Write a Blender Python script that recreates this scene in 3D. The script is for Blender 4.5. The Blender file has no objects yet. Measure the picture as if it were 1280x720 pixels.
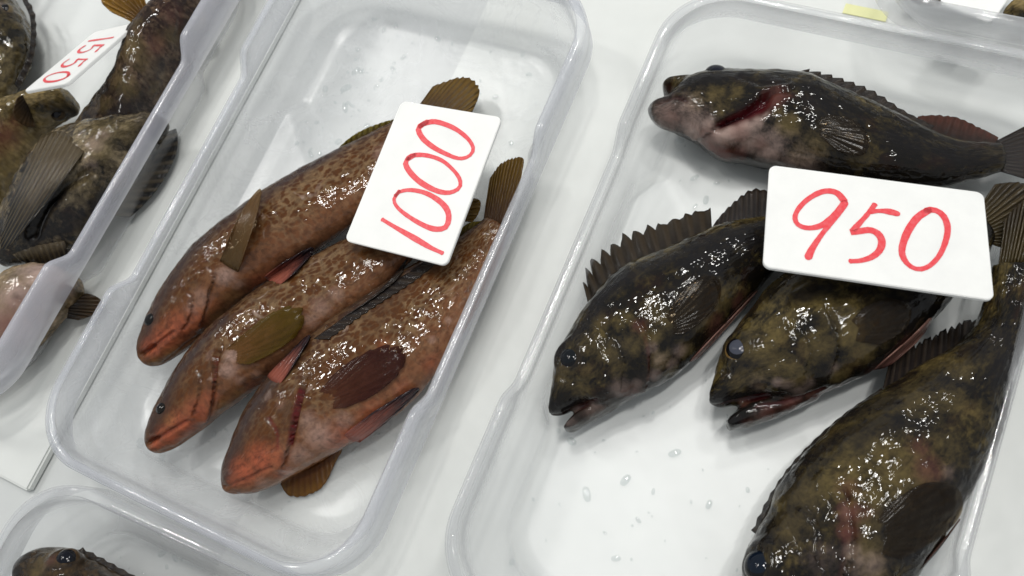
import bpy, bmesh, math, random
import numpy as np
from mathutils import Vector, Matrix, noise
from mathutils.bvhtree import BVHTree
from mathutils.kdtree import KDTree

random.seed(7); np.random.seed(7)
SC = bpy.context.scene
COL = SC.collection

# ------------------------------------------------------------------ camera
F = 1050.0; H = 0.54
Yv = np.array([.382, .893, -.238]); Yv /= np.linalg.norm(Yv)
Xv = np.array([.9, -.301, .314]); Xv -= Yv * Xv.dot(Yv); Xv /= np.linalg.norm(Xv)
Zv = np.cross(Xv, Yv)
RW = np.array([Xv, Yv, Zv])            # camera axes -> world axes
CAM = np.array([0, 0, H])

def ray(u, v):
    d = RW @ np.array([(u - 640) / F, -(v - 360) / F, -1.0])
    return d / np.linalg.norm(d)

def at(u, v, z):                        # point of the photograph on the level z
    d = ray(u, v)
    return CAM + d * ((z - H) / d[2])

cam = bpy.data.cameras.new('camera')
co = bpy.data.objects.new('camera', cam); COL.objects.link(co)
M = Matrix.Identity(4)
for i in range(3):
    for j in range(3):
        M[i][j] = RW[i][j]
M.translation = Vector(CAM)
co.matrix_world = M
cam.sensor_width = 36; cam.lens = F / 1280 * 36
cam.clip_start = .02; cam.clip_end = 50
cam.dof.use_dof = True; cam.dof.focus_distance = .55; cam.dof.aperture_fstop = 9.0
SC.camera = co

# ------------------------------------------------------------------ node helpers
class NT:
    def __init__(s, name):
        s.m = bpy.data.materials.new(name); s.m.use_nodes = True
        s.t = s.m.node_tree; s.t.nodes.clear()
        s.out = s.n('ShaderNodeOutputMaterial')
    def n(s, ty, **kw):
        nd = s.t.nodes.new(ty)
        for k, v in kw.items():
            if k in nd.inputs: s.set(nd.inputs[k], v)
            else: setattr(nd, k, v)
        return nd
    def set(s, inp, v):
        if hasattr(v, 'is_output') or isinstance(v, bpy.types.NodeSocket): s.t.links.new(v, inp)
        elif isinstance(v, tuple) and len(v) == 3 and inp.type == 'RGBA': inp.default_value = (*v, 1)
        else: inp.default_value = v
    def attr(s, name):
        return s.n('ShaderNodeAttribute', attribute_name=name)
    def mix(s, fac, a, b, mode='MIX'):
        nd = s.t.nodes.new('ShaderNodeMix'); nd.data_type = 'RGBA'; nd.blend_type = mode
        s.set(nd.inputs[0], fac); s.set(nd.inputs[6], a); s.set(nd.inputs[7], b)
        return nd.outputs[2]
    def math(s, op, a, b=None, clamp=False):
        nd = s.t.nodes.new('ShaderNodeMath'); nd.operation = op; nd.use_clamp = clamp
        s.set(nd.inputs[0], a)
        if b is not None: s.set(nd.inputs[1], b)
        return nd.outputs[0]
    def ramp(s, fac, stops, interp='LINEAR'):
        nd = s.t.nodes.new('ShaderNodeValToRGB'); cr = nd.color_ramp; cr.interpolation = interp
        while len(cr.elements) < len(stops): cr.elements.new(.5)
        for e, (p, c) in zip(cr.elements, stops):
            e.position = p; e.color = (c, c, c, 1) if isinstance(c, (int, float)) else (*c, 1)
        s.set(nd.inputs[0], fac)
        return nd.outputs[0]
    def noise(s, vec, scale, detail=3, rough=.55, dist=0):
        nd = s.n('ShaderNodeTexNoise'); nd.inputs['Scale'].default_value = scale
        nd.inputs['Detail'].default_value = detail; nd.inputs['Roughness'].default_value = rough
        nd.inputs['Distortion'].default_value = dist
        s.set(nd.inputs['Vector'], vec); return nd.outputs[0]
    def vor(s, vec, scale, feature='F1', rnd=1.0):
        nd = s.n('ShaderNodeTexVoronoi'); nd.feature = feature
        nd.inputs['Scale'].default_value = scale; nd.inputs['Randomness'].default_value = rnd
        s.set(nd.inputs['Vector'], vec); return nd.outputs[0]
    def mapv(s, vec, scale, loc=(0, 0, 0), rot=(0, 0, 0)):
        nd = s.n('ShaderNodeMapping'); nd.inputs['Scale'].default_value = scale
        nd.inputs['Location'].default_value = loc; nd.inputs['Rotation'].default_value = rot
        s.set(nd.inputs['Vector'], vec); return nd.outputs[0]
    def patch(s, name, nz, soft=.13, wob=.75):
        f = s.math('ADD', s.attr(name).outputs['Fac'], s.math('MULTIPLY', s.math('SUBTRACT', nz, .5), wob))
        return s.math('MULTIPLY', s.ramp(f, [(.45 - soft, 0.), (.45 + soft, 1.)]), s.ramp(s.attr(name).outputs['Fac'], [(.0, 0.), (.28, 1.)]))
    def bump(s, h, strength, dist, normal=None):
        nd = s.n('ShaderNodeBump'); nd.inputs['Strength'].default_value = strength
        nd.inputs['Distance'].default_value = dist; s.set(nd.inputs['Height'], h)
        if normal is not None: s.set(nd.inputs['Normal'], normal)
        return nd.outputs[0]
    def pbsdf(s, **kw):
        nd = s.n('ShaderNodeBsdfPrincipled')
        for k, v in kw.items(): s.set(nd.inputs[k.replace('_', ' ')], v)
        return nd
    def end(s, sh):
        s.t.links.new(sh, s.out.inputs[0]); return s.m

def obj_coord(nt):
    return nt.n('ShaderNodeTexCoord').outputs['Object']

# ------------------------------------------------------------------ materials
def mat_sheet(name, col, rough=.35, var=.06):
    nt = NT(name); v = obj_coord(nt)
    n1 = nt.noise(v, 9, 4); n2 = nt.noise(v, 60, 3)
    c = nt.mix(nt.ramp(n1, [(.35, 0.0), (.7, 1.0)]), tuple(x * (1 - var) for x in col), tuple(min(1, x * (1 + var)) for x in col))
    c = nt.mix(nt.math('MULTIPLY', n2, .15), c, tuple(x * .9 for x in col))
    b = nt.bump(nt.noise(v, 26, 2), .25, .004)
    p = nt.pbsdf(Base_Color=c, Roughness=rough, Normal=b)
    return nt.end(p.outputs[0])

def mat_plastic(name, base=.06, edge=.40, tint=(.95, .96, .975), bumps=.0, gloss_rough=.36):
    """translucent polypropylene: partly see-through, milky where one looks along the sheet"""
    nt = NT(name); v = obj_coord(nt)
    lw = nt.n('ShaderNodeLayerWeight'); lw.inputs['Blend'].default_value = .5
    f = nt.math('POWER', lw.outputs['Facing'], 2.6)
    f = nt.math('MULTIPLY_ADD', f, edge); f.node.inputs[2].default_value = base
    if bumps > 0:                                  # dried water marks and a wet film
        ln = nt.math('ABSOLUTE', nt.math('SUBTRACT', nt.noise(v, 17, 4, .55, 1.6), .5))
        f = nt.math('ADD', f, nt.math('MULTIPLY', nt.ramp(ln, [(.0, 1.), (.035, 0.)]), .10))
        f = nt.math('ADD', f, nt.math('MULTIPLY', nt.ramp(nt.noise(v, 11, 5, .6, .5), [(.45, 0.), (.72, 1.)]), .16))
    f = nt.math('MULTIPLY', f, nt.ramp(nt.noise(v, 14, 3), [(.3, .75), (.75, 1.25)]), True)
    tr = nt.n('ShaderNodeBsdfTransparent'); tr.inputs[0].default_value = (.985, .987, .99, 1)
    df = nt.n('ShaderNodeBsdfDiffuse'); df.inputs[0].default_value = (*tint, 1)
    tl = nt.n('ShaderNodeBsdfTranslucent'); tl.inputs[0].default_value = (*tint, 1)
    m1 = nt.n('ShaderNodeMixShader'); m1.inputs[0].default_value = .5
    nt.t.links.new(df.outputs[0], m1.inputs[1]); nt.t.links.new(tl.outputs[0], m1.inputs[2])
    m2 = nt.n('ShaderNodeMixShader'); nt.set(m2.inputs[0], f)
    nt.t.links.new(tr.outputs[0], m2.inputs[1]); nt.t.links.new(m1.outputs[0], m2.inputs[2])
    h = nt.math('ADD', nt.math('MULTIPLY', nt.noise(v, 22, 2, .5, .6), 1.0), nt.math('MULTIPLY', nt.noise(v, 120, 2), .12))
    bn = nt.bump(h, .15 + bumps, .003 + bumps * .006)
    gl = nt.n('ShaderNodeBsdfGlossy'); gl.inputs['Roughness'].default_value = gloss_rough
    nt.set(gl.inputs['Normal'], bn)
    lw2 = nt.n('ShaderNodeLayerWeight'); lw2.inputs['Blend'].default_value = .5
    nt.set(lw2.inputs['Normal'], bn)
    fr = nt.math('POWER', lw2.outputs['Facing'], 5.0)
    fr = nt.math('MULTIPLY_ADD', fr, .45); fr.node.inputs[2].default_value = .03
    m3 = nt.n('ShaderNodeMixShader'); nt.set(m3.inputs[0], fr)
    nt.t.links.new(m2.outputs[0], m3.inputs[1]); nt.t.links.new(gl.outputs[0], m3.inputs[2])
    return nt.end(m3.outputs[0])

def wet_bump(nt, fuv, obj, scale_px, amt):
    """scales plus slime ripples: breaks the lamp reflections up into small glints"""
    sc = nt.vor(nt.mapv(fuv, (1.0, 1.3, 1.0)), scale_px, 'SMOOTH_F1', .8)
    rip = nt.noise(nt.mapv(fuv, (1.0, 2.2, 1.0)), 150, 1, .4, .5)
    lump = nt.noise(obj, 60, 1, .5)
    h = nt.math('ADD', nt.math('MULTIPLY', sc, .22), nt.math('MULTIPLY', rip, .55))
    h = nt.math('ADD', h, nt.math('MULTIPLY', lump, 1.2))
    return nt.bump(h, amt, .0026)

def mat_rockfish(name, dark=(.007, .006, .0055), mid=(.026, .0195, .009), pale=(.120, .088, .030), seed=0., patch=.5, pk=.42):
    nt = NT(name); fuv = nt.attr('fuv').outputs['Vector']; o = obj_coord(nt)
    s = nt.attr('cross').outputs['Fac']
    vv = nt.mapv(fuv, (1, 1, 1), (seed, seed * .7, 0))
    big = nt.noise(vv, 19, 6, .66, .5); med = nt.noise(vv, 105, 5, .7, .3); fine = nt.noise(vv, 420, 3, .6); med2 = nt.noise(vv, 190, 5, .75, .3)
    sg = nt.math('ADD', big, nt.math('MULTIPLY', nt.math('SUBTRACT', med, .5), .95))
    sg = nt.math('ADD', sg, nt.math('MULTIPLY', nt.math('SUBTRACT', fine, .5), .30))
    sg = nt.math('ADD', sg, nt.math('MULTIPLY', nt.math('SUBTRACT', s, .5), -.16))
    sg = nt.math('ADD', sg, (patch - .5) * .4)
    c = nt.mix(nt.ramp(sg, [(.41, 0.), (.49, 1.)]), dark, mid)
    c = nt.mix(nt.ramp(sg, [(.52, 0.), (.68, 1.)]), c, pale)
    scl = nt.vor(nt.mapv(vv, (1.0, 1.3, 1.0)), 300, 'F1', .8)
    c = nt.mix(nt.math('MULTIPLY', nt.ramp(scl, [(.25, 0.), (.75, 1.)]), .45), c, (.004, .0035, .003))
    c = nt.mix(nt.math('MULTIPLY', nt.ramp(fine, [(.42, 0.), (.62, 1.)]), .30), c, tuple(x * .55 for x in mid))
    red = nt.noise(vv, 40, 3, .6)
    c = nt.mix(nt.math('MULTIPLY', nt.ramp(red, [(.55, 0.), (.75, 1.)]), .35), c, (.040, .014, .007))
    c = nt.mix(nt.math('MULTIPLY', nt.patch('m_dark', med, .42, .6), .80), c, (.010, .009, .010))
    c = nt.mix(nt.math('MULTIPLY', nt.patch('m_gold', med2, .40, 1.5), .72), c, (.120, .088, .034))
    c = nt.mix(nt.math('MULTIPLY', nt.patch('m_pale', med2, .45, 1.1), pk), c, (.40, .29, .25))
    c = nt.mix(nt.math('MULTIPLY', nt.patch('m_red', med2, .45, .8), .70), c, (.155, .056, .044))
    c = nt.mix(nt.attr('m_slit').outputs['Fac'], c, (.06, .005, .008))
    b = wet_bump(nt, fuv, o, 280, .32)
    p = nt.pbsdf(Base_Color=c, Roughness=.5, Normal=b, Coat_Weight=.9, Coat_Roughness=.035, Coat_IOR=1.36, Coat_Normal=b, Specular_IOR_Level=.0)
    return nt.end(p.outputs[0])

def mat_grouper(name, seed=0.):
    nt = NT(name); fuv = nt.attr('fuv').outputs['Vector']; o = obj_coord(nt)
    s = nt.attr('cross').outputs['Fac']          # 0 back .. 1 belly
    vv = nt.mapv(fuv, (1, 1, 1), (seed, seed * .7, 0))
    wob = nt.n('ShaderNodeTexNoise'); wob.inputs['Scale'].default_value = 85; wob.inputs['Detail'].default_value = 4; nt.set(wob.inputs['Vector'], vv)
    add = nt.n('ShaderNodeVectorMath', operation='MULTIPLY_ADD')
    nt.set(add.inputs[0], wob.outputs['Color']); add.inputs[1].default_value = (.012, .012, .0); nt.set(add.inputs[2], vv)
    big = nt.noise(vv, 22, 4, .6, .6); med = nt.noise(vv, 60, 4, .6); fine = nt.noise(vv, 300, 2); mot = nt.noise(vv, 130, 4, .7, .8)
    back = (.026, .017, .012); brown = (.088, .032, .009); tan = (.190, .116, .058)
    c = nt.mix(nt.ramp(nt.math('ADD', s, nt.math('MULTIPLY', nt.math('SUBTRACT', big, .5), .5)), [(.05, 0.), (.38, 1.)]), back, brown)
    f1 = nt.vor(nt.mapv(add.outputs[0], (.85, 1.1, 1)), 250, 'F1', .9)
    vein = nt.ramp(nt.math('ADD', f1, nt.math('MULTIPLY', nt.math('SUBTRACT', mot, .5), .9)), [(.36, 0.), (.66, 1.)])
    vein = nt.math('MULTIPLY', vein, nt.ramp(s, [(.05, .2), (.3, 1.)]))
    vein = nt.math('MULTIPLY', vein, nt.ramp(big, [(.34, .15), (.55, 1.)]))
    vein = nt.math('MULTIPLY', vein, nt.math('MULTIPLY_ADD', nt.attr('m_head').outputs['Fac'], -.75)); vein.node.inputs[1].links[0].from_node.inputs[2].default_value = 1.0
    c = nt.mix(vein, c, tan)
    blot = nt.ramp(nt.noise(vv, 48, 3, .55, 1.2), [(.62, 0.), (.70, 1.)])
    blot = nt.math('MULTIPLY', blot, nt.ramp(s, [(.12, 0.), (.3, 1.), (.75, 1.), (.9, 0.)]))
    c = nt.mix(nt.math('MULTIPLY', blot, .75), c, (.34, .25, .20))
    bel = nt.ramp(nt.math('ADD', s, nt.math('MULTIPLY', nt.math('SUBTRACT', med, .5), .25)), [(.62, 0.), (.92, 1.)])
    c = nt.mix(nt.math('MULTIPLY', bel, .75), c, (.23, .098, .048))
    c = nt.mix(nt.math('MULTIPLY', nt.patch('m_dark', med, .40, .6), .85), c, (.034, .024, .024))
    c = nt.mix(nt.math('MULTIPLY', nt.patch('m_gold', mot, .40, .7), .7), c, (.27, .15, .055))
    c = nt.mix(nt.math('MULTIPLY', nt.patch('m_red', mot, .42, .6), .85), c, (.36, .088, .042))
    c = nt.mix(nt.math('MULTIPLY', nt.patch('m_pale', mot, .34, .9), .75), c, (.37, .24, .195))
    c = nt.mix(nt.attr('m_slit').outputs['Fac'], c, (.12, .010, .012))
    c = nt.mix(nt.math('MULTIPLY', nt.ramp(fine, [(.42, 0.), (.65, 1.)]), .35), c, (.035, .018, .013))
    c = nt.mix(nt.math('MULTIPLY', nt.ramp(mot, [(.50, 0.), (.66, 1.)]), .5), c, (.040, .017, .009))
    b = wet_bump(nt, fuv, o, 330, .25)
    p = nt.pbsdf(Base_Color=c, Roughness=.5, Normal=b, Coat_Weight=.9, Coat_Roughness=.05, Coat_IOR=1.36, Coat_Normal=b, Specular_IOR_Level=.0)
    return nt.end(p.outputs[0])

def mat_fin(name, base, tip, ray_col, nray, alpha=.0, rk=.4, bk=.4, clear=0.):
    nt = NT(name); fuv = nt.attr('fuv').outputs['Vector']
    sp = nt.n('ShaderNodeSeparateXYZ'); nt.set(sp.inputs[0], fuv)
    x, y = sp.outputs[0], sp.outputs[1]
    w = nt.math('SINE', nt.math('MULTIPLY', x, 2 * math.pi * nray))
    rays = nt.ramp(nt.math('MULTIPLY_ADD', w, .5), [(.45, 0.), (.9, 1.)])
    rays.node.inputs[0].links[0].from_node.inputs[2].default_value = .5
    n = nt.noise(nt.mapv(fuv, (6, 3, 1)), 2.2, 4, .65, .8)
    t = nt.math('ADD', y, nt.math('MULTIPLY', nt.math('SUBTRACT', n, .5), .9), True)
    c = nt.mix(nt.ramp(t, [(.2, 0.), (.85, 1.)]), base, tip)
    c = nt.mix(nt.math('MULTIPLY', rays, rk), c, ray_col)
    h = nt.math('ADD', nt.math('MULTIPLY', w, .3), nt.noise(nt.mapv(fuv, (10, 7, 1)), 3, 3))
    b = nt.bump(h, bk, .0010)
    p = nt.pbsdf(Base_Color=c, Roughness=.5, Normal=b, Coat_Weight=.8, Coat_Roughness=.13, Coat_IOR=1.36, Coat_Normal=b, Specular_IOR_Level=.0)
    if clear > 0:
        tp = nt.n('ShaderNodeBsdfTransparent'); tp.inputs[0].default_value = (.95, .85, .7, 1)
        mz = nt.n('ShaderNodeMixShader'); nt.set(mz.inputs[0], nt.math('MULTIPLY', nt.ramp(n, [(.3, .55), (.7, 1.2)]), clear))
        nt.t.links.new(p.outputs[0], mz.inputs[1]); nt.t.links.new(tp.outputs[0], mz.inputs[2])
        return nt.end(mz.outputs[0])
    if alpha > 0:
        tl = nt.n('ShaderNodeBsdfTranslucent'); nt.set(tl.inputs[0], nt.mix(.5, c, (.5, .3, .1)))
        mx = nt.n('ShaderNodeMixShader'); mx.inputs[0].default_value = alpha
        nt.t.links.new(p.outputs[0], mx.inputs[1]); nt.t.links.new(tl.outputs[0], mx.inputs[2])
        return nt.end(mx.outputs[0])
    return nt.end(p.outputs[0])

def mat_plain(name, col, rough=.4, coat=0., var=0.):
    nt = NT(name); v = obj_coord(nt)
    c = col
    if var: c = nt.mix(nt.ramp(nt.noise(v, 120, 4), [(.35, 0.), (.7, 1.)]), tuple(x * (1 - var) for x in col), tuple(min(1, x * (1 + var)) for x in col))
    p = nt.pbsdf(Base_Color=c, Roughness=.5, Coat_Weight=coat, Coat_Roughness=.02, Coat_IOR=1.36, Specular_IOR_Level=.0)
    return nt.end(p.outputs[0])

def mat_card():
    nt = NT('card_board'); v = obj_coord(nt)
    n = nt.noise(v, 40, 4, .6); n2 = nt.noise(v, 900, 2)
    c = nt.mix(nt.ramp(n, [(.4, 0.), (.75, 1.)]), (.86, .86, .835), (.80, .80, .78))
    b = nt.bump(n2, .12, .0005)
    p = nt.pbsdf(Base_Color=c, Roughness=.5, Normal=b)
    return nt.end(p.outputs[0])

def mat_ink():
    nt = NT('red_marker_ink'); v = obj_coord(nt)
    n = nt.noise(v, 420, 3, .6)
    c = nt.mix(nt.ramp(n, [(.35, 0.), (.7, 1.)]), (.76, .045, .058), (.80, .115, .13))
    p = nt.pbsdf(Base_Color=c, Roughness=.45)
    return nt.end(p.outputs[0])

MAT = {}
MAT['plastic'] = mat_plastic('tray_plastic')
MAT['plastic_wet'] = mat_plastic('tray_plastic_wet', base=.07, bumps=.06, gloss_rough=.30)
MAT['rim'] = mat_plastic('tray_rim_plastic', base=.10, edge=.30, tint=(.96, .965, .985), gloss_rough=.06)
MAT['rim_hazy'] = mat_plastic('tray_rim_hazy_plastic', base=.22, edge=.34, tint=(.86, .875, .93), gloss_rough=.08)
MAT['rim_milky'] = mat_plastic('tray_rim_milky_plastic', base=.24, edge=.36, tint=(.90, .90, .985), gloss_rough=.10)
MAT['sheet'] = mat_sheet('white_sheet_surface', (.70, .715, .69))
MAT['table'] = mat_sheet('grey_table_surface', (.60, .615, .605), .3)
MAT['card'] = mat_card(); MAT['ink'] = mat_ink()

# ------------------------------------------------------------------ mesh helpers
def link(name, me, mat=None, parent=None, loc=None):
    o = bpy.data.objects.new(name, me); COL.objects.link(o)
    if mat is not None:
        for m in (mat if isinstance(mat, (list, tuple)) else [mat]): me.materials.append(m)
    if parent is not None: o.parent = parent
    if loc is not None: o.location = loc
    return o

def mesh_from(name, verts, faces, smooth=True):
    me = bpy.data.meshes.new(name)
    me.from_pydata([tuple(map(float, v)) for v in verts], [], faces)
    if smooth: me.polygons.foreach_set('use_smooth', [True] * len(me.polygons))
    me.update(); return me

def fix_normals(me):
    bm = bmesh.new(); bm.from_mesh(me); bmesh.ops.recalc_face_normals(bm, faces=bm.faces); bm.to_mesh(me); bm.free()

def thing(name, loc, label, cat, group=None):
    o = bpy.data.objects.new(name, None); COL.objects.link(o)
    o.location = loc; o.empty_display_size = .02
    o['label'] = label; o['category'] = cat
    if group: o['group'] = group
    return o

def tag(o, label, cat, group=None):
    o['label'] = label; o['category'] = cat
    if group: o['group'] = group

def resample(pts, n, smooth=True):
    """n points evenly spread along a Catmull-Rom curve through pts (k-dimensional)"""
    p = np.array(pts, float)
    if len(p) == 2 or not smooth:
        dense = p if not smooth else np.array([p[0] + (p[1] - p[0]) * t for t in np.linspace(0, 1, 20)])
    else:
        q = np.vstack([2 * p[0] - p[1], p, 2 * p[-1] - p[-2]]); dense = []
        for i in range(1, len(q) - 2):
            a, b, c, d = q[i - 1], q[i], q[i + 1], q[i + 2]
            for t in np.linspace(0, 1, 12, endpoint=False):
                dense.append(.5 * ((2 * b) + (c - a) * t + (2 * a - 5 * b + 4 * c - d) * t * t + (3 * b - a - 3 * c + d) * t ** 3))
        dense.append(p[-1]); dense = np.array(dense)
    L = np.r_[0, np.cumsum(np.linalg.norm(np.diff(dense, axis=0), axis=1))]
    t = np.linspace(0, L[-1], n)
    return np.stack([np.interp(t, L, dense[:, k]) for k in range(dense.shape[1])], 1)

# ------------------------------------------------------------------ fish
def loft(D, V, zc, hz, nring=28, power=2.25, tilt=0.0):
    """closed body between a back line D and a belly line V (world XY), half thickness hz per station"""
    n = len(D); verts = []; faces = []
    for i in range(n):
        c = (D[i] + V[i]) / 2; w = (D[i] - V[i]) / 2; a_app = np.linalg.norm(w); wn = w / (a_app + 1e-9)
        sl = float(np.dot(c, wn)) / (H - zc)
        a = math.sqrt(max(a_app ** 2 - (hz[i] * sl) ** 2, (.55 * a_app) ** 2))
        for k in range(nring):
            th = 2 * math.pi * k / nring; cs, sn = math.cos(th), math.sin(th)
            x = abs(cs) ** (2 / power) * (1 if cs >= 0 else -1)
            y = abs(sn) ** (2 / power) * (1 if sn >= 0 else -1)
            p = c + wn * a * x
            verts.append((p[0], p[1], zc + hz[i] * y + tilt * x * a))
    for i in range(n - 1):
        for k in range(nring):
            k2 = (k + 1) % nring
            faces.append((i * nring + k, i * nring + k2, (i + 1) * nring + k2, (i + 1) * nring + k))
    faces.append(tuple(range(nring - 1, -1, -1))); faces.append(tuple((n - 1) * nring + k for k in range(nring)))
    return verts, faces

PROF_T = [0, .04, .1, .2, .34, .5, .65, .8, .92, 1.0]
PROF_H = [.34, .50, .66, .86, 1.0, .97, .80, .54, .32, .24]

class Fish:
    def __init__(s, name, label, cat, group, Dpx, Vpx, thick, floor, mat, lobes=(), voxel=.0013, tilt=0., prof=None, lump=.0006, nst=60):
        s.zc = floor + thick * .46; s.floor = floor; s.thick = thick
        zc = s.zc
        D = resample([at(u, v, zc)[:2] for u, v in Dpx], nst); V = resample([at(u, v, zc)[:2] for u, v in Vpx], nst)
        t = np.linspace(0, 1, nst); hz = np.interp(t, PROF_T, prof or PROF_H) * thick / 2
        wid = np.linalg.norm(D - V, axis=1) / 2
        hz = np.minimum(hz, wid * 1.05)
        s.D, s.V, s.hz = D, V, hz
        verts, faces = loft(D, V, zc, hz, tilt=tilt)
        for lb in lobes:                             # lower jaw, lips ... fused into the one body
            n2 = 16; z2 = floor + lb['z']
            d2 = resample([at(u, v, z2)[:2] for u, v in lb['D']], n2); v2 = resample([at(u, v, z2)[:2] for u, v in lb['V']], n2)
            tt = np.linspace(0, 1, n2); h2 = lb['h'] * np.interp(tt, [0, .12, .4, 1], [.75, .95, 1, 1])
            vv, ff = loft(d2, v2, z2, h2, 20)
            k = len(verts); verts += vv; faces += [tuple(i + k for i in f) for f in ff]
        ctr = np.array([*((D + V) / 2)[nst // 3], floor]); s.ctr = ctr
        me = mesh_from('tmp', np.array(verts) - ctr, faces); fix_normals(me)
        tmp = bpy.data.objects.new('tmp', me); COL.objects.link(tmp)
        r = tmp.modifiers.new('r', 'REMESH'); r.mode = 'VOXEL'; r.voxel_size = voxel
        sm = tmp.modifiers.new('s', 'SMOOTH'); sm.factor = .5; sm.iterations = 6
        dg = bpy.context.evaluated_depsgraph_get()
        s.me = bpy.data.meshes.new_from_object(tmp.evaluated_get(dg))
        bpy.data.objects.remove(tmp)
        s.me.name = 'body'; s.me.materials.clear()
        s.root = thing(name, ctr, label, cat, group)
        s.body = link('body', s.me, mat, s.root)
        s.lump = lump
        # body coordinates: along (m), cross 0 back .. 1 belly
        G = 41; fr = np.linspace(0, 1, G)
        grid = D[:, None, :] * (1 - fr)[None, :, None] + V[:, None, :] * fr[None, :, None]
        L = np.r_[0, np.cumsum(np.linalg.norm(np.diff((D + V) / 2, axis=0), axis=1))]
        s.L = L[-1]
        kd = KDTree(nst * G)
        for i in range(nst):
            for j in range(G): kd.insert((*grid[i, j], 0), i * G + j)
        kd.balance()
        nv = len(s.me.vertices); co_ = np.empty(nv * 3); s.me.vertices.foreach_get('co', co_)
        co_ = co_.reshape(-1, 3) + ctr; s.co = co_
        along = np.empty(nv); cross = np.empty(nv)
        gi = np.gradient(grid, axis=0); gj = np.gradient(grid, axis=1)
        idx = np.array([kd.find((x, y, 0))[1] for x, y, z in co_]); I, J = idx // G, idx % G
        d = co_[:, :2] - grid[I, J]; a = gi[I, J]; b = gj[I, J]
        det = a[:, 0] * b[:, 1] - a[:, 1] * b[:, 0]; det[np.abs(det) < 1e-12] = 1e-12
        di = np.clip((d[:, 0] * b[:, 1] - d[:, 1] * b[:, 0]) / det, -3, 3); dj = np.clip((a[:, 0] * d[:, 1] - a[:, 1] * d[:, 0]) / det, -3, 3)
        along = (I + di) / (nst - 1) * s.L; cross = (J + dj) / (G - 1)
        s.along, s.cross = along, cross
        s.width = float(np.max(np.linalg.norm(D - V, axis=1)))
        s.masks = {k: np.zeros(nv) for k in ('m_red', 'm_dark', 'm_pale', 'm_gold', 'm_slit', 'm_head')}
        s.disp = np.zeros(nv)
        s.top = np.clip((co_[:, 2] - (zc - .004)) / .006, 0, 1)
        s.bvh()
    def bvh(s):
        s.tree = BVHTree.FromPolygons([tuple(v) for v in s.co], [tuple(p.vertices) for p in s.me.polygons])
    def hit(s, u, v):
        r = s.tree.ray_cast(Vector(CAM), Vector(ray(u, v)))
        if r[0] is not None: return np.array(r[0]), np.array(r[1])
        p = at(u, v, s.zc); q = s.tree.find_nearest(Vector(p))
        return np.array(q[0]), np.array(q[1])
    def pts(s, px, n=None):
        P = np.array([s.hit(u, v)[0] for u, v in px])
        return resample(P, n or 14 * len(px)) if len(P) > 1 else P
    def dist(s, px):
        P = s.pts(px); out = np.full(len(s.co), 9.)
        for p in P: out = np.minimum(out, np.linalg.norm(s.co - p, axis=1))
        return out
    def groove(s, px, width, depth, slit=0., taper=False):
        d = s.dist(px); g = np.exp(-(d / width) ** 2)
        s.disp -= depth * g
        if slit: s.masks['m_slit'] = np.maximum(s.masks['m_slit'], slit * np.exp(-(d / (width * .9)) ** 4))
    def flap(s, px, w, h):
        """raised edge with a drop behind it, e.g. a gill cover: the line is its rear edge"""
        P = s.pts(px); hd = s.pts([s.snout])[0]
        d = s.dist(px); al = s.along; a0 = np.empty(len(d))
        k = KDTree(len(P))
        for i, p in enumerate(P): k.insert(tuple(p), i)
        k.balance()
        near = np.array([k.find(tuple(c))[1] for c in s.co])
        to = P[near] - s.co; ax = s.axis
        sd = to[:, 0] * ax[0] + to[:, 1] * ax[1]          # >0 : vertex lies on the head side of the edge
        lift = np.where(sd > 0, np.exp(-(d / (w * 2.2)) ** 2) * h, -np.exp(-(d / (w * .8)) ** 2) * h * .9)
        s.disp += lift * s.top
    def bulge(s, u, v, rad, h):
        p = s.hit(u, v)[0]; d = np.linalg.norm(s.co - p, axis=1); s.disp += h * np.exp(-(d / rad) ** 2)
    def socket(s, u, v, rpx, h=.0012):
        p, _ = s.hit(u, v); r = rpx / F * np.linalg.norm(p - CAM); d = np.linalg.norm(s.co - p, axis=1)
        s.disp += h * np.exp(-((d - r * 1.15) / (r * .35)) ** 2); s.masks['m_dark'] = np.maximum(s.masks['m_dark'], .55 * np.exp(-((d - r * 1.1) / (r * .3)) ** 2))
    def area(s, ch, poly, k=1., depth=0., soft=.0012):
        P = np.array([s.hit(u, v)[0][:2] for u, v in poly]); n = len(P); X = s.co[:, :2]
        ins = np.zeros(len(X), bool); dm = np.full(len(X), 9.)
        for i in range(n):
            a, b = P[i], P[(i + 1) % n]; e = b - a
            t = np.clip(((X - a) @ e) / (e @ e + 1e-12), 0, 1); dm = np.minimum(dm, np.linalg.norm(X - a - t[:, None] * e, axis=1))
            c = (a[1] > X[:, 1]) != (b[1] > X[:, 1])
            xi = (b[0] - a[0]) * (X[:, 1] - a[1]) / (b[1] - a[1] + 1e-12) + a[0]; ins ^= c & (X[:, 0] < xi)
        sd = np.where(ins, dm, -dm); m = 1 / (1 + np.exp(-np.clip(sd / soft, -30, 30))) * s.top
        if ch: s.masks[ch] = np.maximum(s.masks[ch], k * m)
        s.disp -= depth * m
    def blob(s, ch, u, v, rpx, k=1.):
        p, _ = s.hit(u, v); r = rpx / F * np.linalg.norm(p - CAM)
        d = np.linalg.norm(s.co - p, axis=1); s.masks[ch] = np.maximum(s.masks[ch], k * np.exp(-(d / r) ** 2))
    def streak(s, ch, px, rpx, k=1.):
        d = s.dist(px); p = s.hit(*px[0])[0]; r = rpx / F * np.linalg.norm(p - CAM)
        s.masks[ch] = np.maximum(s.masks[ch], k * np.exp(-(d / r) ** 2))
    @property
    def axis(s):
        c = (s.D + s.V) / 2; a = c[-1] - c[0]; return a / np.linalg.norm(a)
    @property
    def snout(s): return (640, 360)
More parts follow.
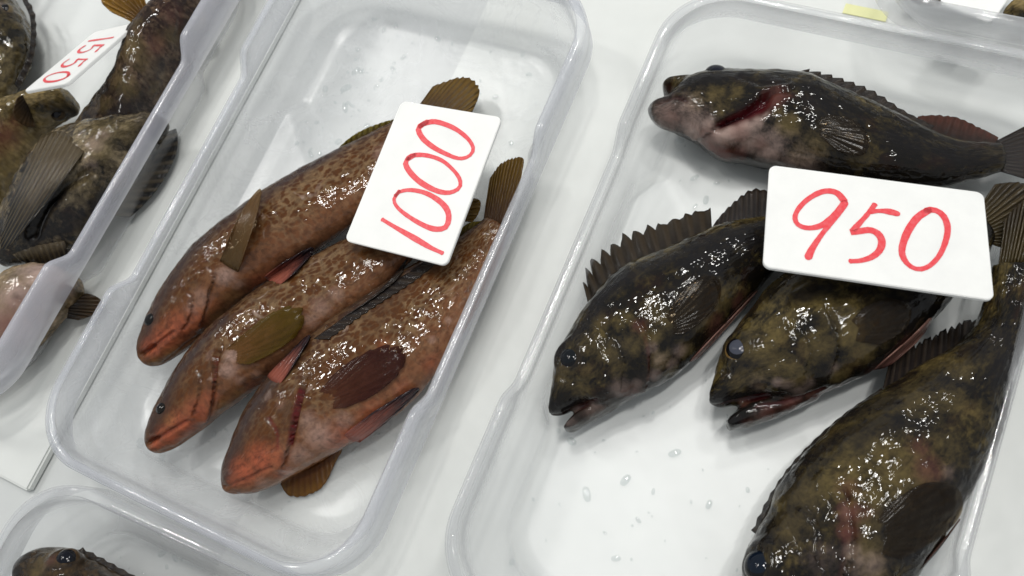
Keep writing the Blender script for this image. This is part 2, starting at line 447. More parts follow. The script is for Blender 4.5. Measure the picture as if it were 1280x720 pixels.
    def finish(s):
        nv = len(s.co); no = np.empty(nv * 3); s.me.vertices.foreach_get('normal', no); no = no.reshape(-1, 3)
        lum = np.array([noise.noise(Vector((x * 90, y * 90, z * 90))) + .5 * noise.noise(Vector((x * 230, y * 230, z * 230))) for x, y, z in s.co])
        s.co = s.co + no * (s.disp + lum * s.lump)[:, None]
        s.co[:, 2] = np.maximum(s.co[:, 2], s.floor)
        s.me.vertices.foreach_set('co', (s.co - s.ctr).ravel())
        for k, a in {**s.masks, 'cross': s.cross}.items():
            at_ = s.me.attributes.new(k, 'FLOAT', 'POINT'); at_.data.foreach_set('value', np.clip(a, 0, 1).astype(np.float32))
        at_ = s.me.attributes.new('fuv', 'FLOAT_VECTOR', 'POINT')
        w = np.stack([s.along, s.cross * s.width, s.co[:, 2] * .5], 1)
        at_.data.foreach_set('vector', w.astype(np.float32).ravel())
        s.me.polygons.foreach_set('use_smooth', [True] * len(s.me.polygons)); s.me.update()
        s.bvh()
    def eye(s, u, v, rpx, pupil=(.004, .004, .006), iris=(.05, .035, .015), pop=.35, pfrac=.72, axis=None, ring=(.004, .004, .005)):
        p, n = s.hit(u, v); r = rpx / F * np.linalg.norm(p - CAM)
        n = n * .6 + np.array([0, 0, .4]) if axis is None else np.array(axis, float); n /= np.linalg.norm(n)
        bm = bmesh.new(); bmesh.ops.create_uvsphere(bm, u_segments=40, v_segments=40, radius=r)
        for vx in bm.verts:
            if vx.co.z > 0: vx.co.z *= .8
        me = bpy.data.meshes.new('eye'); bm.to_mesh(me); bm.free()
        me.materials.append(mat_plain('fish_iris', iris, .25, 1., .4)); me.materials.append(mat_plain('fish_pupil', pupil, .15, 1.)); me.materials.append(mat_plain('fish_pupil_rim', ring, .15, 1.))
        for pl in me.polygons:
            pl.use_smooth = True
            c = pl.center; q_ = math.hypot(c.x, c.y) / r; pl.material_index = 0 if c.z <= 0 or q_ > pfrac else (2 if q_ > pfrac * .72 else 1)
        o = link('eye', me, None, s.root)
        q = Vector(n).to_track_quat('Z', 'Y'); o.rotation_mode = 'QUATERNION'; o.rotation_quaternion = q
        o.location = Vector(p - n * r * (1 - pop) - s.ctr)
        return o
    def fin(s, name, base, tip, mat, zb=None, zt=None, lay=None, off=(.0012, .003), nray=10, jag=0., ripple=.0005, rows=10, thick=.0007, sharp=1., curve=0., fray=0., rnd_=0.):
        """membrane between a root line and an outer line; lay = bodies it rests on"""
        nc = nray * 6 + 1; rnd = random.Random(hash(name) % 99 + nray)
        bp = resample(base, nc); tp = resample(tip, nc, smooth=(jag <= 0 or True))
        zb = s.zc if zb is None else zb; zt = zb if zt is None else zt
        fr = [rnd.uniform(0, fray) for _ in range(nray + 2)]
        Zs = np.empty((rows, nc)); PX = np.empty((rows, nc, 2))
        for j in range(nc):
            u = j / (nc - 1); ph = u * nray; k = abs(ph - round(ph)) * 2          # 0 on a ray, 1 between
            cut = 1 - jag * (1 - .75 * u) * k ** sharp - (fr[int(ph)] * (1 - k) if fray else 0)
            cut *= 1 - rnd_ * abs(2 * u - 1) ** 2.6
            for i in range(rows):
                v = i / (rows - 1) * cut
                PX[i, j] = bp[j] * (1 - v) + tp[j] * v
        P = np.empty((rows, nc, 3))
        for i in range(rows):
            v = i / (rows - 1)
            for j in range(nc):
                z = zb * (1 - v) + zt * v
                if lay:
                    best = None
                    for f in lay:
                        r = f.tree.ray_cast(Vector(CAM), Vector(ray(*PX[i, j])))
                        if r[0] is not None and (best is None or r[0][2] > best): best = r[0][2]
                    z = best if best is not None else np.nan
                Zs[i, j] = z
        if lay:
            m = np.nanmean(Zs) if np.isfinite(Zs).any() else zb
            lowfill = max(s.floor + .003, np.nanmin(Zs)) if np.isfinite(Zs).any() else zb
            Zs = np.where(np.isfinite(Zs), Zs, lowfill)
            for _ in range(6):
                q = np.pad(Zs, 1, mode='edge'); Zs = np.maximum(Zs, (q[:-2, 1:-1] + q[2:, 1:-1] + q[1:-1, :-2] + q[1:-1, 2:]) / 4)
            q = np.pad(Zs, 1, mode='edge'); Zs = np.maximum(Zs - .0004, (q[:-2, 1:-1] + q[2:, 1:-1] + q[1:-1, :-2] + q[1:-1, 2:]) / 4)
        verts = []; uv = []
        for i in range(rows):
            v = i / (rows - 1)
            for j in range(nc):
                u = j / (nc - 1)
                z = Zs[i, j] + (-.0006 * (1 - v) ** 3 + off[0] * (1 - v) * v * 3 + off[1] * v if lay else 0)
                z += ripple * math.cos(2 * math.pi * u * nray) * (.25 + .75 * v) + curve * math.sin(math.pi * u) * v
                verts.append(at(*PX[i, j], max(z, s.floor + .0006)) - s.ctr); uv.append((u, v, 0))
        faces = [(i * nc + j, i * nc + j + 1, (i + 1) * nc + j + 1, (i + 1) * nc + j) for i in range(rows - 1) for j in range(nc - 1)]
        me = mesh_from(name, verts, faces)
        a = me.attributes.new('fuv', 'FLOAT_VECTOR', 'POINT'); a.data.foreach_set('vector', np.array(uv, np.float32).ravel())
        o = link(name, me, mat, s.root)
        so = o.modifiers.new('thickness', 'SOLIDIFY'); so.thickness = thick; so.offset = 0
        return o

#@@SETTING
# ------------------------------------------------------------------ setting: table and white sheets
def slab(name, x0, y0, x1, y1, z0, z1, mat, bevel=.002):
    bm = bmesh.new(); bmesh.ops.create_cube(bm, size=1)
    for v in bm.verts:
        v.co = Vector((x0 + (v.co.x + .5) * (x1 - x0), y0 + (v.co.y + .5) * (y1 - y0), z0 + (v.co.z + .5) * (z1 - z0)))
    bmesh.ops.bevel(bm, geom=bm.edges[:], offset=bevel, segments=2, affect='EDGES')
    me = bpy.data.meshes.new(name); bm.to_mesh(me); bm.free()
    return link(name, me, mat)

tb = slab('table', -1.6, -1.2, 1.2, 1.6, -.045, -.0080, MAT['table'], .004); tb['kind'] = 'structure'
sh = slab('white_sheet', -.30, -1.0, .95, 1.45, -.0075, -.0002, MAT['sheet'], .0015)
tag(sh, 'wide white sheet under the tray of dark rockfish, right of the grey strip', 'sheet', 'white sheets on the table')
sh = slab('white_sheet', -1.20, -.122, -.468, 1.45, -.0075, -.0002, MAT['sheet'], .0015)
tag(sh, 'white sheet under the upper left tray, ending beside the bare grey strip', 'sheet', 'white sheets on the table')

# ------------------------------------------------------------------ trays
def rrect(cx, cy, hw, hl, r, n=14):
    pts = []; tags = []
    segs = 16
    cs = [(hw - r, hl - r, 0), (-(hw - r), hl - r, 90), (-(hw - r), -(hl - r), 180), (hw - r, -(hl - r), 270)]
    for x, y, a0 in cs:
        for k in range(n + 1):
            a = math.radians(a0 + 90 * k / n); pts.append((cx + x + r * math.cos(a), cy + y + r * math.sin(a)))
    # subdivide the straight runs
    out = []
    for i in range(len(pts)):
        a, b = pts[i], pts[(i + 1) % len(pts)]; out.append(a)
        L = math.hypot(b[0] - a[0], b[1] - a[1])
        if L > .03:
            m = 96
            for k in range(1, m): out.append((a[0] + (b[0] - a[0]) * k / m, a[1] + (b[1] - a[1]) * k / m))
    return out

def sstep(a, b, x):
    t = min(1, max(0, (x - a) / (b - a))); return t * t * (3 - 2 * t)

def make_tray(label, x0, y0, x1, y1, rot=0., mat='plastic', rim='rim', zhi=.064, zlo=.050, dip=(.118, .14), group='clear plastic trays of fish'):
    """rim outline x0..x1, y0..y1; rim dips along the middle of the long sides"""
    cx, cy = (x0 + x1) / 2, (y0 + y1) / 2; hw, hl = (x1 - x0) / 2, (y1 - y0) / 2
    root = thing('plastic_tray', (cx, cy, 0), label, 'tray', group); root.rotation_euler.z = rot
    n_in = 6
    prof = []                                  # (inset from rim, height fraction 0..1)
    flare = .021; fil = .011
    for k in range(7):                         # floor fillet
        a = math.pi / 2 * k / 6
        prof.append((flare + fil * (1 - math.sin(a)), .0035 + fil * (1 - math.cos(a)) * .9, 0))
    prof += [(flare - .001, .020, 0), (.0105, .034, 0), (.0085, .0365, 0), (.0055, None, 0)]
    def zr(x, y):
        d = hl - abs(y)                         # distance from the short side
        onlong = 1 if abs(x) > hw - .03 else 0
        k = sstep(dip[0] - .006, dip[0] + .012, d) if onlong else .0
        if not onlong: k = .0
        return zhi + (zlo - zhi) * k
    def ring(inset, z, push=0.):
        r = max(.045 - inset * .35, .012); out = []
        for x, y in rrect(0, 0, hw - inset, hl - inset, r):
            if inset > .006 and abs(x) > hw - .06:          # the wall stands steeper under the dip
                k = sstep(dip[0] - .006, dip[0] + .012, hl - abs(y))
                x += math.copysign((inset - .006) * .62 * k, x)
            out.append((x, y, z if z is not None else zr(x, y)))
        return out
    def build(rings, close_first, close_last, name, m, thick):
        nr = len(rings[0]); V = [p for r in rings for p in r]; Fc = []
        for i in range(len(rings) - 1):
            for k in range(nr):
                k2 = (k + 1) % nr; Fc.append((i * nr + k, i * nr + k2, (i + 1) * nr + k2, (i + 1) * nr + k))
        if close_first: Fc.append(tuple(range(nr - 1, -1, -1)))
        me = mesh_from(name, V, Fc); fix_normals(me)
        o = link(name, me, m, root); so = o.modifiers.new('thickness', 'SOLIDIFY'); so.thickness = thick; so.offset = 0
        return o
    fl = ring(flare + fil, .0025)
    rings = [ring(flare + fil, .0025)] + [ring(i, z) for i, z, _ in prof[1:-1]] + [ring(.0055, None)]
    b = build(rings, True, False, 'basin', MAT[mat], .0011)
    r2 = [[(x, y, z + .0004) for x, y, z in ring(.0050, None)], [(x, y, z + .0012) for x, y, z in ring(.0035, None)],
          [(x, y, z + .0012) for x, y, z in ring(.0012, None)], [(x, y, z) for x, y, z in ring(.0, None)],
          [(x, y, z - .004) for x, y, z in ring(-.0004, None)], ring(-.0010, zlo - .012)]
    build(r2, False, False, 'rim', MAT[rim], .0013)
    return root

make_tray('clear tray holding three reddish brown groupers and a 1000 card', -.434, -.083, -.186, .345, 0., 'plastic_wet', rim='rim_hazy')
make_tray('large clear tray holding four dark rockfish and a 950 card', -.141, -.058, .118, .362, -.012)
make_tray('clear tray crowded with mottled fish under the tilted 1550 card', -.741, -.082, -.487, .345, -.012, rim='rim_milky')
make_tray('clear tray with one dark fish head, in front of the grouper tray', -.409, -.522, -.161, -.088, .028)
make_tray('clear tray with dark mottled fish at the corner beyond the 1550 card', -1.005, -.03, -.752, .41, -.012)
make_tray('clear tray behind the rockfish tray with a white card in it', -.02, .378, .24, .81, -.012)

ps = slab('yellow_rectangle', 0, 0, .030, .0085, -.0002, .0006, mat_plain('pale_yellow', (.80, .80, .45), .6), .0002)  # small pale yellow rectangle laid flat on the table
q0 = at(1057, 5, 0); ps.location = (q0[0], q0[1] - .0085, .0004); ps.rotation_euler.z = -.012
tag(ps, 'pale yellow flat rectangle on the table, beyond the far rim of the rockfish tray', 'paper')

#@@FISH
# ------------------------------------------------------------------ fins materials
FM = {
 'g_pect': mat_fin('grouper_pectoral_fin', (.095, .060, .026), (.135, .078, .034), (.055, .030, .012), 12, .12, .30, .22, .42),
 'g_pect_gold': mat_fin('grouper_olive_fin', (.13, .060, .018), (.085, .052, .006), (.085, .050, .012), 12, .12, .30, .22, .42),
 'g_pect_red': mat_fin('grouper_maroon_fin', (.070, .022, .012), (.036, .009, .007), (.040, .013, .010), 12, .08, .30, .22, .42),
 'g_pelv': mat_fin('grouper_pelvic_fin', (.26, .075, .05), (.014, .010, .013), (.12, .05, .045), 7, .05, .14, .16),
 'g_dors': mat_fin('grouper_dorsal_fin', (.060, .036, .016), (.135, .105, .014), (.045, .028, .012), 12, .15),
 'g_tail': mat_fin('grouper_tail_fin', (.055, .028, .014), (.125, .070, .012), (.024, .013, .008), 12, .1),
 'g_amber': mat_fin('grouper_amber_fin', (.105, .036, .010), (.150, .068, .012), (.060, .022, .008), 12, .1),
 'r_spiny': mat_fin('rockfish_spiny_fin', (.016, .012, .009), (.030, .022, .014), (.060, .043, .026), 12, .05),
 'r_dark': mat_fin('rockfish_dark_fin', (.014, .012, .012), (.022, .017, .014), (.045, .032, .022), 12, .05),
 'r_pect': mat_fin('rockfish_pectoral_fin', (.020, .016, .012), (.016, .013, .011), (.040, .030, .020), 12, .0, .3, .12, .6),
 'r_tail': mat_fin('rockfish_tail_fin', (.050, .037, .016), (.038, .030, .020), (.090, .065, .030), 12, .1),
 'r_brown': mat_fin('rockfish_brown_fin', (.010, .009, .009), (.050, .029, .013), (.055, .035, .018), 10, .15),
 'r_red': mat_fin('rockfish_reddish_fin', (.014, .011, .010), (.070, .026, .018), (.040, .020, .014), 10, .15),
 'r_pink': mat_fin('rockfish_pink_fin', (.20, .095, .075), (.26, .14, .11), (.15, .07, .06), 8, .1),
 'm_gold': mat_fin('mottled_golden_fin', (.115, .060, .018), (.26, .135, .018), (.075, .038, .012), 10, .15),
 'm_black': mat_fin('mottled_black_fin', (.070, .052, .030), (.016, .016, .017), (.110, .085, .050), 10, .0, .5, .8),
}
FL = .0035
GG = 'red-brown groupers in the middle tray'
# ---------------- grouper 1 (rear)
g1 = Fish('grouper', 'upper left grouper of three, its long brown pectoral fin folded up over its back', 'fish', GG,
    [(177, 437), (181, 419), (189, 394), (204, 362), (222, 336), (240, 312), (264, 289), (290, 268), (340, 232), (390, 203), (440, 178), (490, 152), (522, 140)],
    [(179, 451), (185, 461), (205, 455), (232, 437), (262, 411), (300, 380), (340, 352), (385, 322), (430, 290), (470, 258), (510, 215), (545, 172)],
    .050, FL + .002, mat_grouper('grouper_skin_a', 0.13))
g1.groove([(176, 444), (182, 440), (190, 434)], .0020, .0050, .2); g1.groove([(182, 440), (195, 431), (217, 415)], .0013, .0022, .25)
g1.groove([(205, 452), (228, 434), (250, 418)], .0010, .0012, .15)
g1.flap([(268, 345), (262, 362), (257, 385), (248, 407)], .0022, 0.0020)
g1.flap([(240, 372), (238, 392), (228, 410)], .0020, .0014); g1.groove([(186, 428), (204, 416), (216, 405)], .0012, .0010); g1.bulge(232, 400, .010, .0012)
for u, v, r, k in [(190, 436, 13, .95), (207, 424, 17, .9), (225, 410, 20, .8), (245, 400, 18, .6), (265, 385, 16, .35), (330, 362, 18, .55), (372, 335, 16, .35)]: g1.blob('m_red', u, v, r, k)
for u, v, r, k in [(195, 452, 9, .8), (215, 441, 11, .8), (270, 392, 16, .6), (290, 372, 14, .5)]: g1.blob('m_gold', u, v, r, k)
for u, v, r, k in [(281, 345, 13, .8), (250, 372, 14, .45), (240, 385, 10, .4), (298, 355, 10, .5), (478, 190, 14, .6), (470, 215, 9, .4)]: g1.blob('m_pale', u, v, r, k)
g1.streak('m_dark', [(181, 425), (190, 396), (222, 338), (262, 292), (330, 242), (420, 190)], 14, .8)
g1.streak('m_head', [(185, 440), (225, 390), (262, 370)], 40, 1.)
g1.finish()
# ---------------- grouper 2 (middle)
g2 = Fish('grouper', 'middle grouper with olive pectoral fin lying flat, between the two others', 'fish', GG,
    [(186, 553), (188, 537), (198, 510), (212, 482), (226, 458), (244, 432), (266, 408), (292, 385), (330, 357), (370, 333), (420, 305), (470, 282), (520, 262), (548, 250)],
    [(187, 558), (193, 569), (215, 562), (242, 545), (268, 525), (300, 502), (335, 476), (375, 445), (415, 415), (460, 380), (505, 335), (540, 300), (560, 275)],
    .048, FL, mat_grouper('grouper_skin_b', 1.37))
g2.groove([(183, 556), (188, 553), (195, 550)], .0020, .0045, .2); g2.groove([(188, 553), (203, 545), (233, 527)], .0013, .0022, .25)
g2.flap([(250, 470), (248, 495), (240, 518)], .0020, .0014); g2.groove([(192, 541), (212, 526), (226, 516)], .0012, .0010); g2.groove([(204, 566), (228, 553), (250, 537)], .0010, .0012, .12)
g2.flap([(277, 432), (270, 450), (268, 478), (264, 505), (258, 524)], .0020, 0.0024)
g2.groove([(272, 447), (268, 478), (266, 508)], .0008, .0008, .6)
for u, v, r, k in [(196, 556, 10, .9), (212, 545, 14, 1.), (230, 532, 18, .95), (250, 515, 18, .8), (262, 498, 12, .6), (318, 482, 14, .5), (345, 462, 14, .4)]: g2.blob('m_red', u, v, r, k)
for u, v, r, k in [(213, 525, 8, .7), (275, 510, 14, .8), (300, 492, 12, .5), (200, 563, 7, .5)]: g2.blob('m_gold', u, v, r, k)
for u, v, r, k in [(290, 445, 10, .9), (285, 462, 12, .8), (262, 445, 8, .4), (300, 475, 9, .5), (320, 468, 9, .4), (400, 385, 16, .55), (420, 368, 12, .5), (390, 400, 12, .5)]: g2.blob('m_pale', u, v, r, k)
g2.streak('m_dark', [(190, 538), (205, 500), (232, 452), (275, 403)], 14, .8)
g2.streak('m_head', [(195, 555), (235, 500), (262, 470)], 38, 1.)
g2.finish()
# ---------------- grouper 3 (front)
g3 = Fish('grouper', 'front grouper with broad maroon pectoral fin, against the right tray wall', 'fish', GG,
    [(279, 602), (283, 582), (291, 556), (301, 530), (314, 503), (332, 478), (356, 450), (388, 420), (428, 390), (470, 362), (510, 335), (550, 310), (585, 288), (607, 272)],
    [(280, 612), (290, 619), (325, 616), (360, 600), (392, 583), (428, 562), (470, 538), (510, 508), (545, 468), (575, 425), (600, 380), (620, 335), (636, 288)],
    .052, FL, mat_grouper('grouper_skin_c', 2.71))
g3.groove([(280, 609), (300, 602), (322, 592), (340, 583)], .0010, .0014, .2)
g3.flap([(380, 475), (375, 497), (368, 525), (362, 555), (352, 580)], .0024, 0.0031)
g3.groove([(377, 488), (372, 508), (367, 530), (363, 556)], .0016, .0024, 1.)
g3.groove([(285, 594), (305, 582), (322, 574)], .0012, .0010); g3.groove([(336, 522), (346, 540), (347, 560)], .0012, .0010, .6)
for u, v, r, k in [(305, 590, 18, .95), (325, 575, 20, .95), (345, 570, 16, .6), (292, 603, 10, .6), (352, 590, 14, .45), (430, 548, 24, .75), (470, 522, 24, .7), (505, 492, 18, .5), (540, 455, 16, .45), (480, 432, 14, .3)]: g3.blob('m_red', u, v, r, k)
for u, v, r, k in [(400, 545, 22, .75), (385, 525, 14, .6), (330, 604, 10, .55), (362, 590, 12, .5), (430, 525, 14, .55), (375, 570, 18, .6), (350, 505, 9, .35), (335, 495, 8, .35), (425, 470, 7, .5), (540, 425, 6, .6), (560, 400, 5, .6)]: g3.blob('m_pale', u, v, r, k)
g3.streak('m_dark', [(284, 590), (296, 550), (318, 505), (350, 460)], 15, .8)
g3.streak('m_dark', [(430, 395), (480, 362), (530, 330)], 12, .45)
g3.streak('m_head', [(295, 600), (335, 550), (365, 530)], 40, 1.)
g3.finish()
ALLG = [g1, g2, g3]
g1.eye(185, 396, 8.5, axis=(-.75, .25, .5), iris=(.008, .008, .008), pop=.42, pfrac=.9)
g2.eye(199, 507, 8.0, axis=(-.72, .25, .55), iris=(.012, .010, .008), pop=.40, pfrac=.85)
g3.eye(286, 557, 9.5, axis=(-.75, .25, .5), iris=(.008, .008, .008), pop=.42, pfrac=.9)
# fins
g1.fin('pectoral_fin', [(275, 326), (286, 334), (298, 340)], [(291, 285), (306, 257), (325, 236), (325, 250), (317, 282), (307, 310)], FM['g_pect'], lay=[g1], off=(.002, .010), nray=8, ripple=.0001, rnd_=.1)
g1.fin('pelvic_fin', [(330, 346), (338, 352), (350, 356)], [(376, 311), (392, 310), (388, 325)], FM['g_pelv'], lay=[g1, g2], off=(.0015, .004), nray=5, rnd_=.5)
g1.fin('dorsal_fin', [(412, 199), (436, 184), (462, 172), (492, 158)], [(414, 194), (440, 170), (468, 156), (496, 148)], FM['g_dors'], zb=g1.zc, zt=g1.zc + .004, nray=12, fray=.08)
g1.fin('dorsal_fin', [(330, 246), (365, 226), (404, 203)], [(336, 234), (372, 212), (408, 194)], FM['r_dark'], zb=g1.zc + .006, zt=g1.zc + .004, nray=9, jag=.3)
g1.fin('tail_fin', [(512, 148), (524, 160), (540, 176)], [(546, 101), (582, 96), (600, 110), (596, 140)], FM['g_tail'], zb=g1.zc, zt=g1.zc - .004, nray=12, fray=.04, rnd_=.15)
g2.fin('pectoral_fin', [(280, 438), (286, 446), (293, 454)], [(305, 418), (330, 396), (356, 383), (376, 382), (381, 396), (373, 418), (344, 440), (314, 456)], FM['g_pect_gold'], thick=.0004, lay=[g2], off=(.0006, .0012), nray=10, ripple=.0001, rnd_=.1, fray=.09)
g2.fin('pelvic_fin', [(334, 470), (340, 476), (350, 480)], [(370, 430), (388, 418), (386, 430)], FM['g_pelv'], lay=[g2, g3], off=(.0015, .003), nray=5, rnd_=.5)
g2.fin('tail_fin', [(540, 256), (550, 264), (558, 274)], [(590, 246), (601, 252), (596, 278)], FM['g_tail'], zb=g2.zc, zt=g2.zc, nray=8, rnd_=.15)
g2.fin('anal_fin', [(425, 400), (460, 376), (490, 348)], [(470, 370), (500, 345), (510, 322)], FM['r_dark'], lay=[g2, g3], off=(.001, .002), nray=9, fray=.1)
g3.fin('pectoral_fin', [(397, 492), (405, 502), (414, 511)], [(420, 464), (444, 446), (474, 432), (500, 430), (508, 444), (499, 468), (468, 494), (436, 509)], FM['g_pect_red'], thick=.0004, lay=[g3], off=(.0006, .0012), nray=10, ripple=.0001, rnd_=.1, fray=.09)
g3.fin('pelvic_fin', [(430, 543), (438, 550), (450, 553)], [(498, 491), (524, 485), (512, 506)], FM['g_pelv'], lay=[g3], off=(.0015, .003), nray=6, rnd_=.5)
g3.fin('dorsal_fin', [(392, 424), (440, 390), (500, 348), (545, 318)], [(412, 424), (462, 388), (520, 350), (560, 316)], FM['r_dark'], lay=[g3], off=(.0002, .0006), nray=16, jag=.12)
g3.fin('dorsal_fin', [(560, 308), (580, 295), (600, 284)], [(566, 296), (586, 279), (606, 276)], FM['g_dors'], zb=g3.zc, zt=g3.zc + .003, nray=8)
g3.fin('tail_fin', [(604, 276), (618, 282), (634, 292)], [(614, 214), (628, 202), (654, 194), (655, 205)], FM['g_tail'], zb=g3.zc, zt=g3.zc + .010, nray=12, fray=.05, rnd_=.15)
g3.fin('pectoral_fin', [(352, 594), (385, 585), (428, 560)], [(350, 618), (362, 627), (402, 610), (424, 572)], FM['g_amber'], zb=.008, zt=FL + .001, nray=10, fray=.06, ripple=.0001, rnd_=.5)

RG = 'dark rockfish in the right tray'
# ---------------- rockfish 1 (top)
r1 = Fish('rockfish', 'topmost rockfish in its tray with a red open gill slit and low spiny back', 'fish', RG,
    [(809, 137), (815, 128), (825, 123), (837, 119), (847, 107), (860, 97), (876, 92), (895, 88), (915, 88), (950, 89), (985, 90), (1010, 94), (1035, 105), (1072, 121), (1110, 138), (1147, 156), (1177, 170), (1210, 177), (1252, 178)],
    [(811, 144), (817, 155), (832, 164), (851, 171), (870, 180), (887, 194), (906, 204), (930, 206), (955, 211), (1000, 222), (1060, 233), (1120, 238), (1170, 236), (1215, 226), (1255, 214)],
    .056, FL, mat_rockfish('rockfish_skin_a', seed=.4, patch=.32, pk=.82),
    lobes=[dict(D=[(828, 106), (838, 97), (862, 95)], V=[(830, 119), (842, 122), (864, 120)], z=.026, h=.012)])
r1.groove([(820, 129), (832, 125), (846, 121), (858, 126)], .0016, .0030, .25)
r1.groove([(898, 158), (914, 149), (930, 141), (946, 130), (958, 120)], .0026, .0048, 1.)
r1.area('m_slit', [(896, 159), (914, 149), (934, 138), (950, 126), (963, 117), (962, 130), (955, 141), (938, 149), (916, 156)], 1., .0045); r1.area('m_pale', [(866, 172), (896, 163), (920, 158), (940, 151), (956, 143), (948, 160), (930, 172), (905, 180), (885, 182)], .95, -.0012, .0018); r1.area('m_red', [(880, 182), (898, 186), (916, 192), (928, 204), (908, 207), (892, 198)], 1., 0., .0018); r1.area('m_red', [(955, 118), (975, 112), (985, 120), (970, 132), (962, 134)], .9, 0., .002)
r1.flap([(866, 174), (898, 156), (930, 139), (958, 117), (990, 110)], .0026, 0.0024)
r1.groove([(925, 96), (955, 106), (985, 103)], .0018, .0012, .0)
for u, v, r, k in [(905, 192, 14, 1.), (890, 184, 9, .9), (925, 166, 12, .55), (958, 128, 8, .9), (885, 170, 12, .5), (950, 180, 12, .35), (836, 112, 9, .45), (838, 148, 16, .35)]: r1.blob('m_red', u, v, r, k)
for u, v, r, k in [(915, 165, 12, 1.), (930, 155, 10, 1.), (898, 172, 10, .9), (945, 148, 9, .7), (862, 158, 16, .7), (835, 148, 15, .65), (884, 155, 12, .55), (940, 180, 16, .7), (960, 192, 14, .8), (985, 205, 14, .5), (1010, 215, 14, .4)]: r1.blob('m_pale', u, v, r, k)
for u, v, r, k in [(893, 117, 12, .7), (920, 117, 10, .6), (985, 155, 14, .9), (975, 140, 9, .5), (1000, 195, 18, .5)]: r1.blob('m_gold', u, v, r, k)
r1.streak('m_dark', [(808, 142), (812, 132), (822, 124), (836, 121)], 8, 1.)
r1.streak('m_dark', [(860, 100), (930, 96), (1000, 108), (1060, 140)], 12, .6)
r1.streak('m_dark', [(1020, 130), (1040, 160), (1060, 150)], 18, .8)
r1.streak('m_dark', [(1110, 170), (1180, 190), (1245, 196)], 16, .7)
for u, v, r, k in [(870, 125, 16, 0.45), (900, 135, 14, 0.4), (1020, 180, 20, 0.45), (1080, 190, 20, 0.35)]: r1.blob('m_gold', u, v, r, k)
for u, v, r, k in [(835, 150, 24, .55), (870, 160, 24, .55), (860, 135, 18, .35), (960, 185, 26, .45), (1000, 205, 24, .35)]: r1.blob('m_pale', u, v, r, k)
r1.finish()
r1.eye(896, 86, 14, axis=(-.05, .55, .8), iris=(.012, .012, .02), pupil=(.006, .007, .014), pop=.48, pfrac=.9)
r1.fin('dorsal_fin', [(985, 93), (1030, 106), (1075, 126), (1115, 145), (1160, 165)], [(1012, 86), (1048, 96), (1092, 113), (1130, 138), (1168, 158)], FM['r_dark'], zb=r1.zc + .006, zt=r1.zc + .004, nray=12, jag=.3)
r1.fin('dorsal_fin', [(1140, 158), (1180, 175), (1215, 180), (1245, 181)], [(1148, 145), (1178, 144), (1205, 150), (1248, 172)], FM['r_red'], zb=r1.zc, zt=r1.zc - .004, nray=10, fray=.08)
r1.fin('tail_fin', [(1245, 176), (1250, 194), (1250, 214)], [(1300, 148), (1322, 190), (1310, 232)], FM['r_dark'], zb=r1.zc, zt=r1.zc, nray=12, fray=.06, rnd_=.15)
r1.fin('pectoral_fin', [(1016, 152), (1020, 160), (1022, 168)], [(1040, 142), (1068, 150), (1086, 172), (1080, 194), (1052, 192)], FM['r_pect'], lay=[r1], off=(.0004, .0010), nray=10, ripple=.0001, rnd_=.1)
r1.fin('pelvic_fin', [(965, 214), (985, 216), (1005, 218)], [(1040, 222), (1075, 228), (1060, 236)], FM['r_pink'], lay=[r1], off=(.0006, .002), nray=6, rnd_=.5)
# ---------------- rockfish 2 (left)
r2 = Fish('rockfish', 'left rockfish with raised spiny dorsal fin and clear dark eye', 'fish', RG,
    [(690, 490), (691, 478), (693, 464), (696, 446), (706, 425), (720, 402), (737, 376), (756, 354), (780, 334), (820, 316), (865, 297), (895, 283), (930, 276), (958, 270), (1005, 254), (1050, 240), (1085, 232)],
    [(686, 519), (699, 521), (714, 515), (732, 509), (752, 513), (775, 506), (803, 492), (832, 479), (852, 464), (880, 440), (905, 412), (928, 386), (948, 364), (980, 330), (1020, 300), (1060, 282), (1090, 268)],
    .058, FL, mat_rockfish('rockfish_skin_b', seed=1.9, patch=.42),
    lobes=[dict(D=[(704, 533), (714, 521), (730, 508), (758, 494), (790, 478)], V=[(708, 541), (716, 541), (742, 527), (775, 508), (806, 486)], z=.022, h=.013)])
r2.groove([(690, 519), (708, 515), (728, 508), (744, 499)], .0016, .0022, .3)
r2.flap([(800, 405), (812, 430), (812, 455), (806, 485)], .0026, 0.0027)
r2.groove([(806, 420), (811, 446), (808, 478)], .0012, .0010, .35)
r2.flap([(770, 430), (778, 455), (775, 485)], .0022, 0.0017)
r2.groove([(700, 470), (720, 478), (745, 474), (765, 460)], .0022, .0012); r2.groove([(735, 400), (752, 420), (760, 445)], .0025, .0012); r2.bulge(760, 478, .006, .0014); r2.bulge(728, 470, .005, .0012); r2.socket(711, 444, 17); r2.bulge(710, 442, .011, .0020); r2.bulge(740, 495, .006, .0012); r2.bulge(703, 498, .006, .0010)
for u, v, r, k in [(815, 420, 14, .7), (825, 450, 14, .65), (840, 465, 12, .6), (740, 430, 20, .45), (780, 400, 18, .4), (815, 385, 16, .55), (900, 370, 22, .5), (880, 400, 18, .5), (860, 440, 14, .5), (770, 450, 16, .4), (735, 465, 14, .4)]: r2.blob('m_gold', u, v, r, k)
for u, v, r, k in [(818, 470, 10, .7), (850, 440, 10, .55), (815, 435, 8, .6), (775, 485, 14, .55), (745, 512, 12, .5), (715, 530, 9, .4), (795, 480, 10, .5), (840, 455, 9, .6), (720, 512, 7, .4)]: r2.blob('m_pale', u, v, r, k)
for u, v, r, k in [(800, 408, 10, .5), (895, 405, 16, .4), (925, 375, 14, .5), (790, 490, 12, .35)]: r2.blob('m_red', u, v, r, k)
r2.streak('m_dark', [(740, 385), (775, 352), (830, 325), (890, 300), (950, 285)], 14, .85)
r2.streak('m_dark', [(850, 375), (880, 360), (890, 345)], 22, .85)
